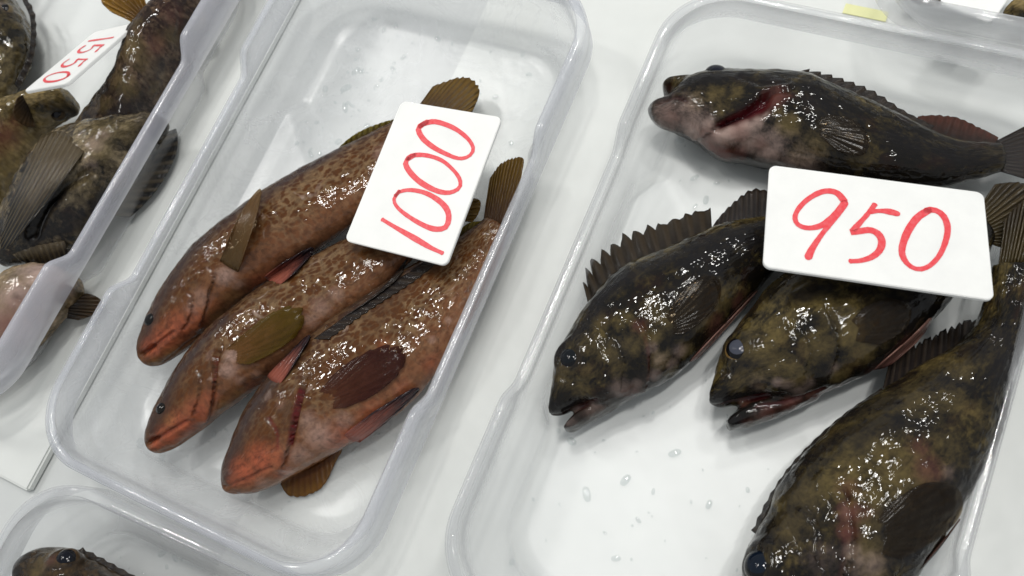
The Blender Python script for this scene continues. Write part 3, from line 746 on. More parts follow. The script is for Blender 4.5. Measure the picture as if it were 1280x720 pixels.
r2.streak('m_dark', [(690, 505), (708, 508), (735, 498)], 7, .7)
r2.streak('m_dark', [(706, 538), (716, 530)], 7, .9)
for u, v, r, k in [(705, 470, 16, 0.5), (725, 485, 14, 0.5), (760, 440, 18, 0.5), (790, 430, 16, 0.5), (830, 400, 18, 0.5), (870, 380, 18, 0.45), (750, 405, 16, 0.45)]: r2.blob('m_gold', u, v, r, k)
for u, v, r, k in [(745, 515, 16, .4), (795, 485, 14, .3), (825, 450, 12, .35)]: r2.blob('m_pale', u, v, r, k)
for q in [[(720, 420), (745, 390)], [(855, 330), (900, 310), (940, 300)], [(770, 440), (785, 430)]]: r2.streak('m_dark', q, 15, .85)
r2.finish()
r2.eye(711, 444, 17, axis=(-.35, .1, .9), pupil=(.004, .006, .008), iris=(.03, .025, .008), pop=.38, pfrac=.93)
r2.fin('dorsal_fin', [(736, 384), (757, 358), (782, 338), (820, 320), (862, 302), (890, 288)], [(728, 350), (735, 322), (752, 309), (772, 293), (792, 284), (812, 279), (827, 274), (842, 268), (854, 267), (868, 262), (888, 259)], FM['r_spiny'], zb=r2.zc, zt=r2.zc - .006, nray=12, jag=.5, sharp=1.2, ripple=.0008, thick=.0009, fray=.16)
r2.fin('dorsal_fin', [(888, 288), (925, 281), (962, 272)], [(896, 275), (914, 255), (940, 236), (966, 240)], FM['r_dark'], zb=r2.zc, zt=r2.zc - .004, nray=8, jag=.16)
r2.fin('pectoral_fin', [(832, 398), (836, 408), (839, 418)], [(848, 366), (874, 346), (897, 348), (900, 372), (880, 400), (856, 418)], FM['r_pect'], lay=[r2], off=(.0004, .0010), nray=10, ripple=.0001, rnd_=.1)
r2.fin('pelvic_fin', [(862, 452), (872, 448), (880, 440)], [(925, 385), (950, 360), (942, 372)], FM['r_pink'], lay=[r2], off=(.0008, .002), nray=6, rnd_=.5)
r2.fin('tail_fin', [(1080, 232), (1086, 250), (1088, 268)], [(1120, 222), (1132, 242), (1120, 266)], FM['r_tail'], zb=r2.zc, zt=r2.zc, nray=10, rnd_=.15)
# ---------------- rockfish 3 (middle)
r3 = Fish('rockfish', 'rockfish below the 950 card with a cloudy bulging eye and gaping mouth', 'fish', RG,
    [(892, 474), (894, 464), (896, 456), (899, 448), (908, 426), (924, 404), (942, 380), (962, 356), (990, 338), (1030, 322), (1080, 306), (1130, 292), (1180, 282), (1222, 268)],
    [(885, 505), (899, 510), (920, 507), (942, 499), (968, 500), (1000, 502), (1035, 490), (1065, 478), (1095, 462), (1130, 436), (1165, 404), (1195, 370), (1225, 335), (1245, 300)],
    .060, FL, mat_rockfish('rockfish_skin_c', seed=3.3, patch=.50),
    lobes=[dict(D=[(906, 526), (920, 513), (938, 502), (965, 492), (1010, 480)], V=[(912, 539), (930, 535), (955, 528), (985, 517), (1025, 498)], z=.022, h=.013)])
r3.groove([(890, 507), (912, 504), (936, 499), (960, 494)], .0018, .0030, .5)
r3.groove([(945, 508), (972, 504), (1002, 496), (1030, 484)], .0012, .0016, .4)
r3.flap([(1030, 385), (1042, 410), (1045, 440), (1035, 470)], .0026, 0.0026)
r3.groove([(905, 462), (930, 470), (955, 462), (975, 448)], .0022, .0014); r3.groove([(985, 400), (1000, 425), (1000, 450)], .0025, .0012); r3.flap([(1005, 415), (1012, 440), (1005, 468)], .0024, .0018); r3.bulge(940, 478, .006, .0014); r3.bulge(985, 470, .006, .0012); r3.socket(922, 434, 17); r3.bulge(923, 434, .011, .0024); r3.bulge(903, 490, .006, .0012); r3.bulge(965, 488, .006, .0014)
for u, v, r, k in [(960, 430, 22, .5), (985, 460, 20, .5), (1010, 440, 16, .45), (1065, 415, 20, .8), (1080, 440, 18, .7), (1050, 470, 14, .7), (950, 465, 16, .45), (1070, 395, 14, .6), (1100, 425, 14, .5), (930, 470, 12, .45), (995, 395, 14, .35)]: r3.blob('m_gold', u, v, r, k)
for u, v, r, k in [(972, 477, 6, 1.), (985, 480, 9, .5), (1010, 480, 9, .45), (950, 522, 12, .35), (1042, 460, 8, .4)]: r3.blob('m_pale', u, v, r, k)
for u, v, r, k in [(960, 520, 14, .6), (990, 508, 14, .75), (1020, 495, 14, .7), (1045, 485, 12, .6), (935, 528, 10, .35), (1090, 462, 12, .4), (1130, 430, 14, .4), (930, 503, 8, .5)]: r3.blob('m_red', u, v, r, k)
r3.streak('m_dark', [(960, 365), (1010, 342), (1080, 322), (1160, 310)], 16, .8)
r3.streak('m_dark', [(890, 500), (915, 498), (945, 490)], 7, .8); r3.streak('m_dark', [(910, 533), (922, 526)], 8, .9)
r3.streak('m_dark', [(1110, 380), (1160, 350)], 24, .75); r3.streak('m_dark', [(1040, 400), (1040, 440)], 9, .4)
for u, v, r, k in [(940, 440, 16, 0.5), (965, 455, 18, 0.55), (1000, 470, 16, 0.5), (1025, 430, 18, 0.55), (1040, 390, 18, 0.5), (920, 480, 12, 0.5), (975, 410, 16, 0.45), (1100, 400, 18, 0.5)]: r3.blob('m_gold', u, v, r, k)
for u, v, r, k in [(1000, 490, 16, .35), (950, 480, 14, .25)]: r3.blob('m_pale', u, v, r, k)
for q in [[(1000, 370), (1030, 360)], [(1080, 350), (1130, 340)], [(1100, 420), (1130, 400)], [(930, 460), (950, 455)]]: r3.streak('m_dark', q, 15, .85)
r3.finish()
r3.eye(922, 434, 17, axis=(-.25, .1, .95), pupil=(.050, .054, .072), iris=(.17, .10, .03), pop=.40, pfrac=.84)
r3.fin('pelvic_fin', [(1092, 462), (1104, 460), (1116, 454)], [(1150, 412), (1165, 396), (1172, 405)], FM['r_pink'], lay=[r3], off=(.001, .003), nray=6, rnd_=.5)
r3.fin('pectoral_fin', [(1063, 402), (1066, 414), (1067, 426)], [(1084, 380), (1112, 372), (1138, 384), (1132, 412), (1104, 432)], FM['r_pect'], lay=[r3], off=(.0004, .0010), nray=10, ripple=.0001, rnd_=.1)
r3.fin('tail_fin', [(1216, 270), (1230, 288), (1242, 306)], [(1250, 222), (1290, 232), (1300, 275), (1290, 322)], FM['r_tail'], zb=r3.zc, zt=r3.zc + .004, nray=14, ripple=.0012, fray=.05, rnd_=.15)
r3.fin('dorsal_fin', [(975, 352), (1040, 322), (1110, 300), (1190, 284)], [(990, 330), (1050, 306), (1120, 286), (1196, 274)], FM['r_spiny'], zb=r3.zc, zt=r3.zc - .004, nray=14, jag=.35)
# ---------------- rockfish 4 (bottom right)
r4 = Fish('rockfish', 'largest rockfish, stout and brown mottled, lying lowest with head towards the bottom edge', 'fish', RG,
    [(915, 830), (912, 800), (918, 765), (925, 735), (930, 705), (940, 672), (956, 642), (970, 612), (984, 590), (1003, 567), (1028, 543), (1058, 517), (1085, 497), (1112, 482), (1145, 458), (1185, 436), (1214, 408), (1230, 375), (1240, 330)],
    [(925, 838), (955, 842), (1010, 828), (1060, 802), (1105, 765), (1142, 726), (1176, 678), (1198, 643), (1219, 606), (1237, 576), (1251, 540), (1261, 500), (1270, 460), (1288, 420), (1302, 375), (1312, 335)],
    .068, FL, mat_rockfish('rockfish_skin_d', seed=5.1, patch=.47), lump=.0009)
r4.flap([(1055, 615), (1062, 650), (1064, 690), (1050, 740)], .003, 0.0034)
r4.groove([(1052, 640), (1056, 680), (1050, 720)], .0016, .0012, .15)
r4.flap([(1010, 640), (1022, 670), (1018, 705)], .0026, .002); r4.groove([(985, 660), (1000, 690), (990, 720)], .002, .0014); r4.socket(948, 704, 20); r4.bulge(950, 702, .014, .003)
for u, v, r, k in [(1120, 590, 20, .7), (1140, 575, 16, .55), (1090, 620, 16, .7), (1085, 650, 16, .55), (1150, 600, 22, .45), (1085, 690, 22, .6), (1000, 650, 24, .35), (1100, 560, 20, .4), (1180, 560, 26, .35), (1230, 520, 20, .3), (1095, 720, 16, .5)]: r4.blob('m_gold', u, v, r, k)
for u, v, r, k in [(1065, 690, 10, .75), (1075, 700, 9, .7), (1090, 705, 14, .6), (1060, 640, 10, .35), (1020, 700, 22, .2), (1185, 590, 9, .4)]: r4.blob('m_pale', u, v, r, k)
for u, v, r, k in [(1062, 640, 13, .8), (1060, 665, 12, .7), (1080, 640, 10, .4), (1160, 585, 18, .45), (1170, 590, 12, .4), (1150, 560, 14, .35), (1060, 610, 14, .35), (1190, 670, 18, .35)]: r4.blob('m_red', u, v, r, k)
r4.streak('m_dark', [(980, 600), (1020, 565), (1080, 535), (1150, 525)], 22, .8)
r4.streak('m_dark', [(1120, 660), (1160, 640), (1200, 625)], 30, .9); r4.streak('m_dark', [(1120, 690), (1150, 690)], 22, .7)
r4.streak('m_dark', [(1075, 555), (1110, 530)], 20, .8); r4.streak('m_dark', [(1180, 545), (1215, 600)], 16, .4)
for u, v, r, k in [(1040, 600, 24, 0.5), (1010, 620, 22, 0.5), (985, 660, 20, 0.5), (1150, 500, 24, 0.5), (1190, 500, 22, 0.5), (1060, 580, 22, 0.45), (1200, 460, 18, 0.5), (1130, 620, 18, 0.5)]: r4.blob('m_gold', u, v, r, k)
for u, v, r, k in [(1030, 695, 24, .22), (1075, 708, 18, .4)]: r4.blob('m_pale', u, v, r, k)
for q in [[(1060, 520), (1120, 500), (1190, 470)], [(1220, 440), (1255, 420), (1250, 470)], [(990, 600), (1005, 630), (985, 660)], [(1130, 640), (1180, 620), (1215, 600)]]: r4.streak('m_dark', q, 24, .85)
r4.finish()
r4.eye(948, 704, 20, axis=(-.45, .2, .85), pupil=(.004, .008, .016), iris=(.03, .02, .015), pop=.5, pfrac=.86)
r4.fin('dorsal_fin', [(1100, 500), (1140, 472), (1185, 446), (1222, 418)], [(1112, 452), (1135, 430), (1165, 418), (1198, 402), (1226, 398)], FM['r_dark'], zb=r4.zc, zt=r4.zc - .012, nray=12, fray=.25, jag=.12)
r4.fin('dorsal_fin', [(945, 668), (968, 620), (1000, 575), (1050, 530), (1105, 492)], [(939, 663), (965, 614), (997, 571), (1048, 523), (1102, 485)], FM['r_dark'], zb=r4.zc + .004, zt=r4.zc, nray=14, jag=.4)
r4.fin('pectoral_fin', [(1094, 652), (1098, 672), (1098, 692)], [(1120, 622), (1160, 602), (1196, 610), (1202, 638), (1180, 668), (1130, 700)], FM['r_pect'], lay=[r4], off=(.0002, .0006), nray=12, ripple=.0001, rnd_=.1)
r4.fin('pelvic_fin', [(1150, 712), (1165, 696), (1178, 680)], [(1190, 662), (1202, 646), (1206, 640)], FM['r_red'], lay=[r4], off=(.001, .002), nray=6, rnd_=.5)
r4.fin('tail_fin', [(1248, 335), (1275, 330), (1302, 338)], [(1258, 262), (1300, 240), (1340, 270)], FM['r_tail'], zb=r4.zc, zt=r4.zc + .004, nray=14, ripple=.0012, fray=.06, rnd_=.15)

# ---------------- the crowded tray at the upper left
UG = 'mottled fish in the upper left tray'
m_brown = mat_rockfish('mottled_skin_brown', (.024, .015, .012), (.095, .060, .038), (.25, .185, .115), 7.7, .62)
m_olive = mat_rockfish('mottled_skin_olive', (.024, .020, .012), (.125, .090, .036), (.34, .25, .11), 9.1, .72)
m_black = mat_rockfish('mottled_skin_black', (.014, .013, .012), (.085, .065, .040), (.30, .235, .14), 11.3, .60)
u1 = Fish('mottled_fish', 'brown mottled fish with a golden fin, beside the 1550 card', 'fish', UG,
    [(262, -75), (240, -55), (222, -25), (204, 2), (186, 22), (170, 38), (156, 58), (146, 84), (130, 108), (112, 130), (96, 152), (80, 180)],
    [(290, -72), (298, -52), (292, -28), (272, 8), (252, 44), (231, 80), (209, 120), (186, 158), (165, 186), (144, 206), (122, 218), (102, 226)],
    .066, FL, m_brown, voxel=.0018, lump=.0012)
u1.groove([(215, -10), (225, 25), (222, 55)], .002, .0015, .1)
for u, v, r, k in [(165, 60, 16, .7), (150, 100, 14, .6), (200, 50, 12, .4), (170, 30, 10, .5)]: u1.blob('m_gold', u, v, r, k)
for u, v, r, k in [(195, 55, 14, .4), (215, 20, 18, .3)]: u1.blob('m_red', u, v, r, k)
u1.streak('m_dark', [(200, 85), (180, 120), (140, 140)], 14, .6)
for u, v, r, k in [(215, 45, 14, .5), (175, 75, 14, .55), (160, 110, 14, .6), (195, 110, 12, .4), (130, 130, 12, .5)]: u1.blob('m_gold', u, v, r, k)
u1.finish()
u1.eye(241, 22, 12, axis=(.2, -.1, .95), iris=(.13, .10, .06), pop=.4, pfrac=.7)
u1.fin('pectoral_fin', [(186, 18), (181, 26), (176, 34)], [(172, -30), (122, -22), (128, 8), (150, 19)], FM['m_gold'], zb=.050, zt=.056, nray=9, ripple=.0016, fray=.05, rnd_=.5)
u2 = Fish('mottled_fish', 'blackish mottled fish with a dark fan fin, lying across the tray centre', 'fish', UG,
    [(210, 152), (204, 143), (194, 138), (175, 139), (150, 141), (120, 146), (92, 154), (66, 168), (44, 192), (24, 226), (6, 262), (-14, 300)],
    [(209, 158), (198, 170), (181, 192), (165, 220), (147, 248), (128, 276), (108, 300), (84, 318), (54, 327), (28, 332), (4, 335), (-10, 326)],
    .062, FL + .004, m_black, voxel=.0018, lump=.0012)
for u, v, r, k in [(130, 165, 18, .7), (160, 165, 16, .6), (125, 190, 14, .6), (110, 230, 20, .3), (70, 160, 14, .6), (145, 230, 12, .6), (90, 150, 14, .5)]: u2.blob('m_gold', u, v, r, k)
for u, v, r, k in [(118, 180, 9, .8), (130, 168, 7, .6), (112, 205, 9, .4)]: u2.blob('m_pale', u, v, r, k)
u2.streak('m_dark', [(50, 255), (70, 240), (40, 290)], 18, 1.); u2.streak('m_dark', [(90, 280), (130, 265)], 20, .8); u2.streak('m_dark', [(195, 160), (215, 175)], 24, .8)  # first streak paints the shade of the hollow beside the fan fin into the skin
u2.groove([(112, 215), (75, 235), (50, 262), (40, 292)], .004, .006, 0.)
u2.finish()
u2.fin('pectoral_fin', [(52, 168), (80, 165), (106, 188)], [(-6, 292), (4, 312), (20, 310)], FM['m_black'], lay=[u2], off=(.002, .009), nray=9, curve=.006, rows=16, ripple=.0001, rnd_=.5)
u2.fin('anal_fin', [(140, 270), (168, 222), (190, 172)], [(172, 272), (200, 232), (222, 190), (233, 156)], FM['m_black'], zb=.016, zt=.006, nray=9, ripple=.0006, rnd_=.3)
u2.fin('pelvic_fin', [(15, 318), (45, 305), (80, 300)], [(30, 332), (60, 338), (90, 330)], FM['m_black'], lay=[u2], off=(.001, .004), nray=8, rnd_=.5)
u3 = Fish('mottled_fish', 'olive yellow fish with its small dark head under the 1550 card', 'fish', UG,
    [(88, 118), (84, 106), (60, 108), (36, 116), (12, 128), (-14, 150), (-45, 185), (-75, 230), (-95, 270)],
    [(88, 128), (86, 143), (68, 153), (48, 165), (34, 192), (22, 222), (8, 255), (-16, 292), (-50, 320)],
    .058, FL, m_olive, voxel=.0018, lump=.0012)
for u, v, r, k in [(10, 170, 16, .8), (20, 155, 10, .6), (-5, 185, 14, .5)]: u3.blob('m_red', u, v, r, k)
for u, v, r, k in [(20, 130, 14, .7), (10, 215, 18, .7), (35, 140, 10, .6)]: u3.blob('m_gold', u, v, r, k)
u3.streak('m_dark', [(70, 138), (84, 142)], 12, .9)
u3.finish()
u3.eye(70, 141, 8, axis=(.3, -.2, .9), iris=(.05, .035, .02), pop=.4)
u3.fin('pectoral_fin', [(28, 118), (36, 132), (40, 146)], [(14, 128), (18, 148), (48, 168)], FM['r_brown'], lay=[u3], off=(.001, .005), nray=8, ripple=.0001, rnd_=.5)
u4 = Fish('mottled_fish', 'fish lying belly up with pale pink underside, at the tray corner', 'fish', UG,
    [(92, 345), (80, 328), (55, 323), (30, 328), (8, 345), (-14, 372), (-40, 405), (-66, 440), (-90, 475)],
    [(96, 352), (92, 372), (78, 394), (58, 418), (40, 440), (20, 456), (-5, 472), (-35, 488), (-70, 500)],
    .056, FL, mat_rockfish('mottled_skin_belly', (.06, .045, .022), (.16, .11, .055), (.34, .25, .15), 13.9, .64, .8), voxel=.0018, lump=.0010)
for u, v, r, k in [(20, 370, 22, .8), (0, 400, 22, .7), (40, 410, 16, .7), (55, 340, 26, .95), (75, 350, 20, .9), (30, 375, 22, .6), (12, 400, 18, .5), (60, 365, 18, .7)]: u4.blob('m_pale', u, v, r, k)
for u, v, r, k in [(30, 395, 22, .7), (20, 420, 22, .7), (45, 375, 14, .5), (10, 440, 16, .5)]: u4.blob('m_red', u, v, r, k)
for u, v, r, k in [(10, 365, 14, .7), (3, 385, 12, .6), (25, 345, 9, .5)]: u4.blob('m_gold', u, v, r, k)
for q in ([(5, 355), (30, 345)], [(0, 380), (10, 395)], [(38, 385), (50, 395)], [(60, 352), (72, 362)]): u4.streak('m_gold', q, 7, .9)
u4.streak('m_dark', [(14, 348), (40, 338), (62, 332)], 6, .9); u4.streak('m_red', [(8, 405), (30, 420), (50, 400)], 16, .9); u4.streak('m_dark', [(20, 362), (28, 368)], 5, .9)
u4.groove([(20, 372), (40, 392), (48, 415)], .002, .003, .25)
u4.finish()
u4.fin('pectoral_fin', [(84, 368), (86, 382), (84, 398)], [(134, 366), (128, 382), (112, 402)], FM['r_brown'], zb=.020, zt=.010, nray=8, ripple=.001, rnd_=.5)
u5 = Fish('mottled_fish', 'dark olive fish in the far left tray, cut by the corner', 'fish', 'mottled fish in the far left tray',
    [(-30, -60), (-5, -45), (14, -24), (28, -2), (38, 20), (42, 45), (36, 72), (24, 98), (8, 122), (-14, 150)],
    [(-60, -50), (-75, -25), (-80, 5), (-80, 35), (-76, 65), (-68, 95), (-56, 120), (-44, 140), (-32, 155), (-22, 162)],
    .060, FL, mat_rockfish('mottled_skin_deep', (.012, .011, .009), (.055, .042, .020), (.15, .115, .055), 15.5, .55), voxel=.002, lump=.0014)
u5.blob('m_pale', 8, 8, 8, .6); u5.finish()
u5.eye(5, 10, 7, axis=(.2, 0, .95), iris=(.12, .09, .05), pop=.4)
u5.fin('dorsal_fin', [(28, 0), (38, 25), (36, 65), (18, 105)], [(34, -4), (45, 22), (43, 70), (24, 112)], FM['r_dark'], zb=u5.zc, zt=u5.zc - .004, nray=10, jag=.3)

# ---------------- front tray head
l1 = Fish('rockfish', 'dark fish head with glossy black eye, alone in the front left tray', 'fish', None,
    [(30, 716), (32, 700), (42, 689), (58, 684), (85, 684), (105, 690), (124, 700), (145, 712), (175, 728), (230, 760), (300, 800), (380, 850)],
    [(29, 728), (32, 745), (45, 765), (70, 785), (100, 805), (140, 830), (190, 850), (240, 872), (300, 890), (360, 900), (400, 905), (440, 905)],
    .060, FL, mat_rockfish('rockfish_skin_e', (.010, .008, .007), (.026, .017, .009), (.085, .052, .022), 17.3, .46))
for u, v, r, k in [(52, 702, 14, .5), (45, 715, 12, .5)]: l1.blob('m_gold', u, v, r, k)
l1.blob('m_red', 66, 702, 8, .4); l1.socket(82, 699, 13); l1.bulge(82, 697, .010, .002)
l1.finish()
l1.eye(82, 699, 13, axis=(.15, .25, .95), pupil=(.003, .004, .008), iris=(.06, .035, .015), pop=.5, pfrac=.82)
l1.fin('dorsal_fin', [(96, 690), (125, 704), (160, 724), (200, 748)], [(104, 684), (130, 698), (166, 718), (206, 742)], FM['r_dark'], zb=l1.zc + .004, zt=l1.zc + .002, nray=8, jag=.4)

# ---------------- beyond the rockfish tray
t1 = Fish('rockfish', 'blurred dark fish at the top edge, left of the far white card', 'fish', 'fish in the tray beyond',
    [(1130, -30), (1150, -42), (1180, -48), (1215, -45), (1250, -38), (1290, -30)],
    [(1132, -12), (1145, 3), (1165, 7), (1190, 5), (1220, 0), (1250, -6), (1290, -15)],
    .05, FL, m_black, voxel=.002)
t1.finish()
t1.fin('tail_fin', [(1286, -30), (1290, -22), (1288, -15)], [(1320, -40), (1328, -20), (1318, -2)], FM['r_dark'], zb=t1.zc, nray=8, rnd_=.15)
t2 = Fish('rockfish', 'olive fish at the top right corner, right of the far white card', 'fish', 'fish in the tray beyond',
    [(1252, 14), (1262, 0), (1285, -8), (1315, -8), (1350, 2), (1390, 18), (1420, 30)],
    [(1254, 20), (1268, 25), (1295, 32), (1325, 40), (1355, 46), (1390, 48), (1420, 44)],
    .05, FL, m_olive, voxel=.002)
t2.finish()
t2.fin('tail_fin', [(1415, 28), (1420, 36), (1418, 44)], [(1450, 20), (1456, 40), (1448, 58)], FM['r_dark'], zb=t2.zc, nray=8, rnd_=.15)

#@@CARDS
# ------------------------------------------------------------------ price cards
def card_mesh(w, h, t=.0026, r=.0045):
    bm = bmesh.new(); pts = []
    for cx, cy, a0 in ((w / 2 - r, h / 2 - r, 0), (-w / 2 + r, h / 2 - r, 90), (-w / 2 + r, -h / 2 + r, 180), (w / 2 - r, -h / 2 + r, 270)):
        for k in range(7):
            a = math.radians(a0 + 15 * k); pts.append((cx + r * math.cos(a), cy + r * math.sin(a)))
    f = bm.faces.new([bm.verts.new((x, y, -t)) for x, y in pts])
    e = bmesh.ops.extrude_face_region(bm, geom=[f]); vs = [g for g in e['geom'] if isinstance(g, bmesh.types.BMVert)]
    for v in vs: v.co.z = 0
    bmesh.ops.recalc_face_normals(bm, faces=bm.faces)
    bmesh.ops.bevel(bm, geom=[e_ for e_ in bm.edges if abs(e_.verts[0].co.z - e_.verts[1].co.z) < 1e-6], offset=.0004, segments=2, affect='EDGES')
    me = bpy.data.meshes.new('board'); bm.to_mesh(me); bm.free(); return me

def stroke_mesh(strokes, width, rnd):
    """felt pen strokes lying a hair above the card face, round ends, uneven width"""
    V = []; Fc = []; z = .00025
    for st in strokes:
        P = resample(st, 40); T = np.gradient(P, axis=0); T /= np.linalg.norm(T, axis=1)[:, None] + 1e-12
        N = np.stack([-T[:, 1], T[:, 0]], 1); ph = rnd.uniform(0, 6)
        k0 = len(V)
        for i in range(40):
            wv = width * (1 + .22 * math.sin(i * .17 + ph) + .05 * rnd.uniform(-1, 1)) / 2
            V.append((*(P[i] + N[i] * wv), z)); V.append((*(P[i] - N[i] * wv), z))
        for i in range(39): Fc.append((k0 + 2 * i, k0 + 2 * i + 1, k0 + 2 * i + 3, k0 + 2 * i + 2))
        for end, sg in ((0, -1), (39, 1)):
            a, b = (k0 + 2 * end, k0 + 2 * end + 1); c = P[end]; rad = width / 2
            idx = [a]
            for q in range(1, 8):
                an = math.pi * q / 8
                d = N[end] * math.cos(an) * rad + T[end] * sg * math.sin(an) * rad
                V.append((*(c + d), z)); idx.append(len(V) - 1)
            idx.append(b); Fc.append(tuple(idx))
        z += .00004
    me = mesh_from('digit', V, Fc, False); fix_normals(me)
    if me.polygons and me.polygons[0].normal.z < 0: me.flip_normals()
    return me

def make_card(label, R, c, w, h, digits, width=.0042, from_px=None):
    root = thing('price_card', (0, 0, 0), label, 'price card', 'handwritten price cards')
    m = Matrix([[*R[0], c[0]], [*R[1], c[1]], [*R[2], c[2]], [0, 0, 0, 1]]); root.matrix_world = m
    link('board', card_mesh(w, h), MAT['card'], root)
    inv = np.array(m.inverted()); rnd = random.Random(len(label))
    def to_card(u, v):
        o = inv @ np.array([*CAM, 1]); d = inv[:3, :3] @ ray(u, v); t = -o[2] / d[2]
        return (o[:3] + d * t)[:2]
    for dg in digits:
        st = [[to_card(*from_px(x, y)) if from_px else np.array((x, y)) for x, y in s_] for s_ in dg]
        link('digit', stroke_mesh(st, width, rnd), MAT['ink'], root)
    return root

def cl(p): return p + p[:2]
def z_yaw(R, yaw):
    c, s = math.cos(yaw), math.sin(yaw); return (np.array(R) @ np.array([[c, -s, 0], [s, c, 0], [0, 0, 1]])).tolist()

make_card('white price card reading 1000 in red pen, lying on the three groupers',
    [[-0.0494, -0.994, -0.0972], [0.9978, -0.0449, -0.0488], [0.0441, -0.0994, 0.9941]], (-.2525, .176, .060), .1081, .0798,
    [[[(180, 505), (225, 532), (300, 575), (360, 610), (405, 631)]],
     [[(240, 398), (222, 428), (240, 462), (290, 500), (345, 530), (385, 541), (420, 533), (432, 500), (425, 465), (395, 432), (345, 403), (290, 391), (248, 396), (230, 410)]],
     [[(300, 258), (268, 280), (275, 310), (310, 350), (355, 380), (400, 398), (440, 400), (474, 380), (472, 345), (440, 305), (400, 275), (345, 258), (295, 258), (275, 270)]],
     [[(350, 130), (316, 152), (330, 190), (370, 225), (420, 252), (470, 270), (508, 262), (526, 235), (510, 200), (470, 165), (425, 142), (375, 129), (335, 138), (322, 148)]]],
    .0033, lambda x, y: (420 + x / 3.0625, 110 + y / 3.0625))
make_card('white price card reading 950 in red pen, propped across the dark rockfish',
    [[0.971, -0.2271, 0.0742], [0.2034, 0.9487, 0.2419], [-0.1254, -0.2197, 0.9675]], (.0258, .2214, .072), .1209, .0735,
    [[[(415, 222), (385, 187), (345, 176), (300, 185), (245, 218), (205, 262), (193, 300), (210, 330), (255, 343), (310, 332), (360, 298), (400, 255), (418, 228)], [(414, 235), (385, 275), (345, 330), (300, 390), (268, 440), (252, 475)]],
     [[(550, 240), (520, 280), (480, 325), (448, 362), (480, 358), (530, 352), (568, 370), (584, 405), (572, 445), (535, 475), (485, 490), (448, 492)], [(535, 268), (580, 266), (620, 270), (652, 278)]],
     [[(795, 262), (745, 295), (705, 350), (680, 410), (675, 460), (700, 505), (745, 528), (795, 515), (840, 470), (868, 410), (880, 350), (868, 300), (838, 268), (800, 260), (785, 266)]]],
    .0036, lambda x, y: (940 + x / 3.6, 190 + y / 3.6))
def dig(kind, cx, w, h, sl=.12):
    g = {'1': [[(.45, .5), (.5, 0), (.5, -.5)]],
         '5': [[(-.15, .5), (-.25, .1), (-.3, .0), (.1, .08), (.35, -.1), (.3, -.35), (0, -.5), (-.35, -.45)], [(-.15, .48), (.15, .47), (.45, .5)]],
         '0': [[(.05, .5), (-.3, .3), (-.4, -.1), (-.25, -.42), (.05, -.5), (.35, -.25), (.4, .15), (.25, .42), (.0, .5), (-.1, .46)]]}[kind]
    return [[(cx + x * w + y * h * sl, y * h) for x, y in s_] for s_ in g]
make_card('small white price card reading 1550 in red pen, tilted steeply among mottled fish',
    [[0.1201, 0.9416, -0.3145], [-0.9102, 0.2309, 0.3439], [0.3965, 0.245, 0.8848]], (-.5609, .1886, .070), .0865, .052,
    [dig('1', -.028, .008, .032), dig('5', -.011, .015, .030), dig('5', .009, .015, .030), dig('0', .029, .016, .032)], .0024)
bk = make_card('blank looking white card among the far fish at the top edge',
    [[.97, .24, 0], [-.24, .97, 0], [0, 0, 1]], tuple(at(1222, -8, .055)), .034, .032, [])

# ------------------------------------------------------------------ water drops on the trays
def drops(n, regions, seed):
    rnd = random.Random(seed); V = []; Fc = []
    for _ in range(n):
        x0, y0, x1, y1 = rnd.choice(regions); cx, cy = rnd.uniform(x0, x1), rnd.uniform(y0, y1)
        r = .0006 + .0026 * rnd.random() ** 3; el = rnd.uniform(1, 1.9); an = rnd.uniform(0, 3.14); k0 = len(V); z0 = .0032; ns = 10
        for ring, (rr, hh) in enumerate(((1, 0), (.92, .22), (.7, .40), (.36, .52))):
            for k in range(ns):
                a = 2 * math.pi * k / ns; px = math.cos(a) * r * rr * el; py = math.sin(a) * r * rr * (1 + .15 * math.sin(2 * a + an))
                V.append((cx + px * math.cos(an) - py * math.sin(an), cy + px * math.sin(an) + py * math.cos(an), z0 + hh * r))
        V.append((cx, cy, z0 + .56 * r))
        for g in range(3):
            for k in range(ns):
                k2 = (k + 1) % ns; Fc.append((k0 + g * ns + k, k0 + g * ns + k2, k0 + (g + 1) * ns + k2, k0 + (g + 1) * ns + k))
        for k in range(ns): Fc.append((k0 + 3 * ns + k, k0 + 3 * ns + (k + 1) % ns, k0 + 4 * ns))
    return mesh_from('water_drops', V, Fc)
nt = NT('water'); tr_ = nt.n('ShaderNodeBsdfTransparent'); tr_.inputs[0].default_value = (.93, .95, .95, 1)
gl_ = nt.n('ShaderNodeBsdfGlossy'); gl_.inputs['Roughness'].default_value = .03
mx_ = nt.n('ShaderNodeMixShader'); mx_.inputs[0].default_value = .13
nt.t.links.new(tr_.outputs[0], mx_.inputs[1]); nt.t.links.new(gl_.outputs[0], mx_.inputs[2])
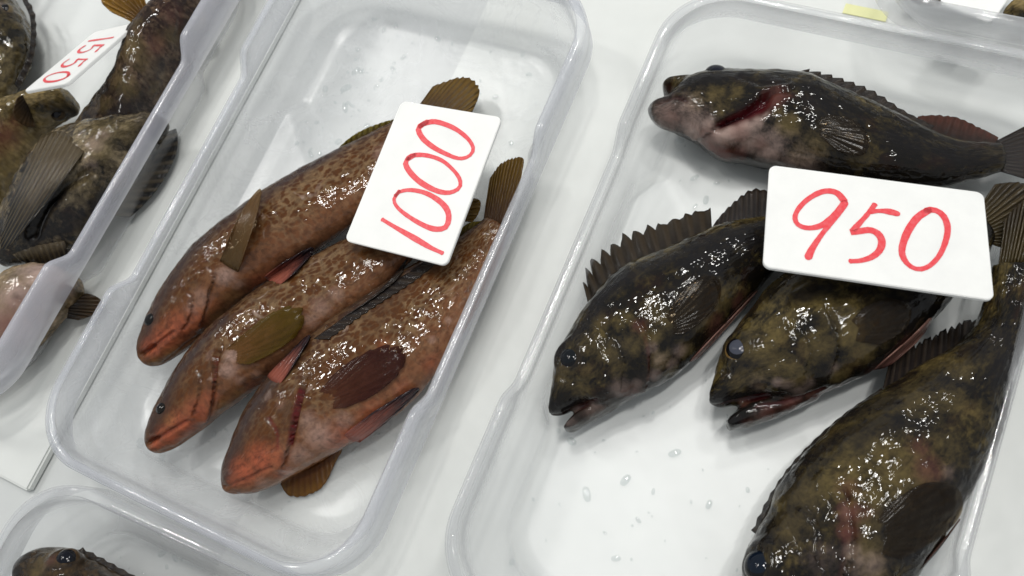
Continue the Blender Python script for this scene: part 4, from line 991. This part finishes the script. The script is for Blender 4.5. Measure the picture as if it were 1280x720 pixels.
wd = link('water_drops', drops(620, [(-.40, -.06, -.22, .32), (-.40, -.06, -.34, .32), (-.12, -.03, .10, .33), (-.38, -.2, -.2, -.11)], 4), nt.end(mx_.outputs[0]))
wd['kind'] = 'stuff'; wd['label'] = 'scattered clear water drops on the tray floors'; wd['category'] = 'water drops'

#@@LIGHT
# ------------------------------------------------------------------ light: ceiling tubes of the market hall, added head lamps, bounced light
W = bpy.data.worlds.new('World'); SC.world = W; W.use_nodes = True
bg = W.node_tree.nodes['Background']; bg.inputs[0].default_value = (.93, .97, 1.0, 1); bg.inputs[1].default_value = .43
def tube(x, y, z, sx, sy, power, rot=0., col=(1, .985, .95)):
    l = bpy.data.lights.new('ceiling_glint_lamp', 'AREA'); l.shape = 'RECTANGLE'; l.size = sx; l.size_y = sy; l.energy = power; l.color = col
    o = bpy.data.objects.new('ceiling_glint_lamp', l); COL.objects.link(o); o.location = (x, y, z); o.rotation_euler = (0, 0, rot)
    d = Vector((0, .1, 0)) - Vector((x, y, z))
    return o
def over(u, v, z, power, sx=.055, sy=.28, rot=0.):
    p = at(u, v, .02); k = z / H                     # the ceiling spot mirrored in a level wet surface there
    tube(p[0] * (1 + k), p[1] * (1 + k), z, sx, sy, power * .46, rot)
over(385, 340, 2.2, 24, rot=.6)
over(120, 215, 2.2, 20)
over(835, 395, 2.2, 22, rot=-.5)
over(1060, 165, 2.2, 20, rot=1.2)
over(1125, 590, 2.2, 18, rot=-.4)
over(262, 465, 2.3, 9, .04, .2, .5)  # small extra lamp, added to put glints on the grouper heads
over(900, 455, 2.3, 9, .04, .2, -.4)  # likewise added, for glints on the left and middle rockfish heads
over(1010, 665, 2.3, 8, .04, .2)  # likewise added, for glints on the lowest rockfish's head

SC.view_settings.view_transform = 'Standard'; SC.view_settings.look = 'None'
SC.view_settings.exposure = 0.0; SC.view_settings.gamma = 1.0
SC.render.engine = 'CYCLES'
SC.cycles.transparent_max_bounces = 32; SC.cycles.max_bounces = 10
SC.cycles.use_denoising = True
